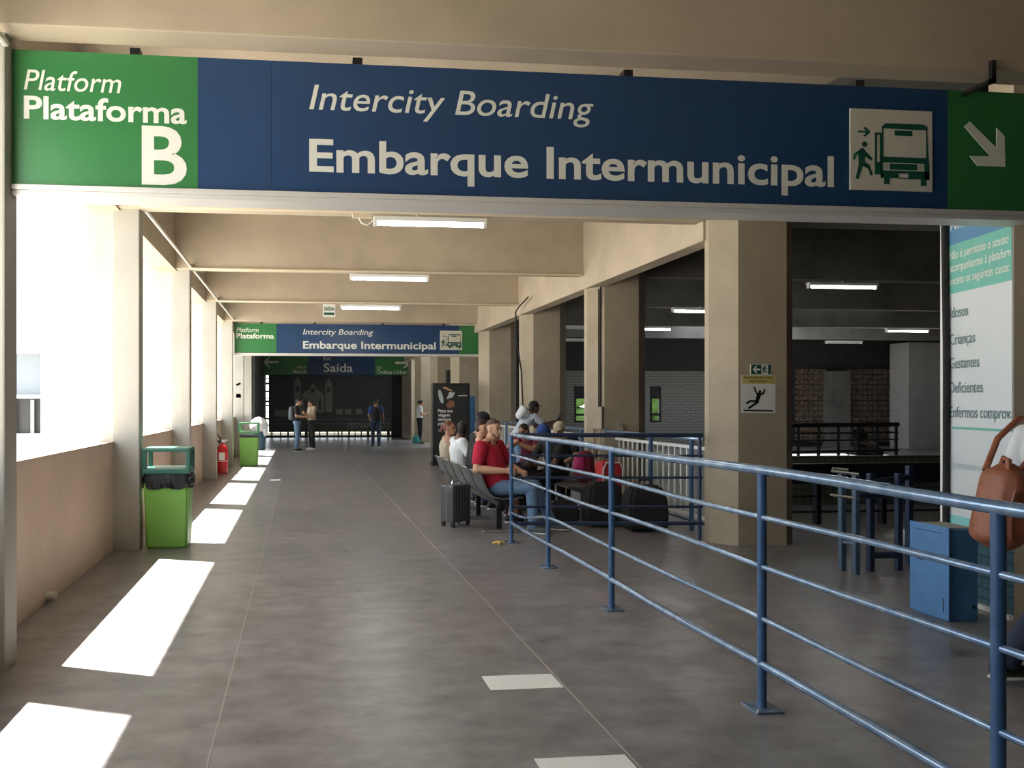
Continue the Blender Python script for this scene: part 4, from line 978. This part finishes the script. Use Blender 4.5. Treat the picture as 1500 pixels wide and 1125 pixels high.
# ------------------------------------------------------------------ luggage
sc_ = thing('suitcase', 'black hard-shell wheeled suitcase standing left of the bench', 'suitcase', (1.95, 9.2, 0), .62)
def L_(mb, name, m, smooth=False, parent=None): return mb.build(name, m, parent or sc_, smooth, world=False)
sh = L_(MB().box((-.17, -.11, .06), (.17, .11, .53), .03), 'shell', SUITC, True)
for k in range(6):
    x = -.13+k*.052
    L_(MB().box((x-.006, -.117, .10), (x+.006, -.105, .50), .003), 'rib', SUITC, parent=sh)
L_(MB().box((-.172, -.012, .08), (.172, .012, .532), .004), 'zip_band', mat('grey_zip', (.10, .11, .12), .5), True)
L_(MB().tube([(-.07, 0, .53), (-.06, 0, .565), (.06, 0, .565), (.07, 0, .53)], .010, 8), 'handle', CHROME, True)
for x in (-.14, .14):
    for y in (-.08, .08):
        wh = L_(MB().tube([(x-.012, y, .026), (x+.012, y, .026)], .026, 12), 'wheel', BLACK, True)
        L_(MB().box((x-.02, y-.02, .03), (x+.02, y+.02, .07), .004), 'wheel_fork', BLACK, parent=wh)
rs = thing('suitcase', 'red suitcase with white piping behind the handrail', 'suitcase', (4.02, 9.35, 0), .2)
def rsb(mb, n_, m, sm=False): return mb.build(n_, m, rs, sm, world=False)
rsb(MB().box((-.16, -.10, .04), (.16, .10, .80), .07), 'shell', REDB, True)
loop = [(x, -.104, z) for x, z in ((-.12, .07), (.12, .07), (.145, .12), (.145, .70), (.10, .78), (-.10, .78), (-.145, .70), (-.145, .12))]
rsb(MB().tube(loop, .010, 6, closed=True), 'piping', SOLE, True)
rsb(MB().tube([(-.06, 0, .80), (-.05, 0, .84), (.05, 0, .84), (.06, 0, .80)], .01, 6), 'handle', BLACK, True)
for x in (-.11, .11): rsb(MB().tube([(x-.015, 0, .03), (x+.015, 0, .03)], .03, 10), 'wheel', BLACK, True)
def duffel(label, loc, r, m, top):
    t = thing('duffel_bag', label, 'bag', loc, 0, 'dark bags on the floor by the seats')
    x, y, z = loc
    q = MB(); vs = []
    for (k_, zz) in ((1, .02), (1.04, r[2]*.35), (.97, r[2]*.75), (top, r[2])):
        vs += [(x+a*r[0]*k_, y+b_*r[1]*k_, zz) for a, b_ in ((-1,-1),(1,-1),(1,1),(-1,1))]
    fs = [(3,2,1,0), (12,13,14,15)]+[(4*l+i, 4*l+(i+1) % 4, 4*l+4+(i+1) % 4, 4*l+4+i) for l in range(3) for i in range(4)]
    q.faces(vs, fs); bmesh.ops.bevel(q.bm, geom=q.bm.edges[:], offset=.035, segments=3, affect='EDGES')
    q.build('pouch', m, t, True)
    MB().tube([(x-.09, y, r[2]*.97), (x-.07, y, r[2]+.06), (x+.07, y, r[2]+.06), (x+.09, y, r[2]*.97)], .012, 6).build('handle', BLACK, t, True)
    MB().tube([(x-r[0]*.8, y-r[1]*.2, r[2]*.8), (x, y-r[1]*.35, r[2]*.97), (x+r[0]*.8, y-r[1]*.2, r[2]*.8)], .008, 6).build('zip', GREYB, t, True)
duffel('big black bag standing before the white pickets', (4.16, 8.62, 0), (.24, .15, .56), BLKS, .72)
duffel('black bag on the floor in front of the red suitcase', (3.80, 9.02, 0), (.22, .15, .56), BLKS, .8)
duffel('low black bag between the two rows of feet', (3.34, 9.25, 0), (.20, .15, .30), mat('charcoal_nylon', (.02, .022, .026), .7), .8)
mb_ = thing('backpack', 'maroon and magenta backpack resting on the facing seats', 'bag', (3.85, 9.75, .44))
remeshed('pouch', MB().hull((V(3.84, 9.72, .58), (.15, .12, .12)), (V(3.86, 9.74, .82), (.12, .09, .09))), MAROON, mb_, .012, 2, world=True)
remeshed('front_pocket', MB().hull((V(3.73, 9.63, .70), (.09, .05, .09)), (V(3.74, 9.64, .82), (.07, .04, .05))), PINK, mb_, .012, 2, world=True)
MB().tube([(3.90, 9.72, .88), (3.92, 9.72, .96), (4.02, 9.74, .95), (4.02, 9.74, .80)], .012, 6).build('strap', BLACK, mb_, True)
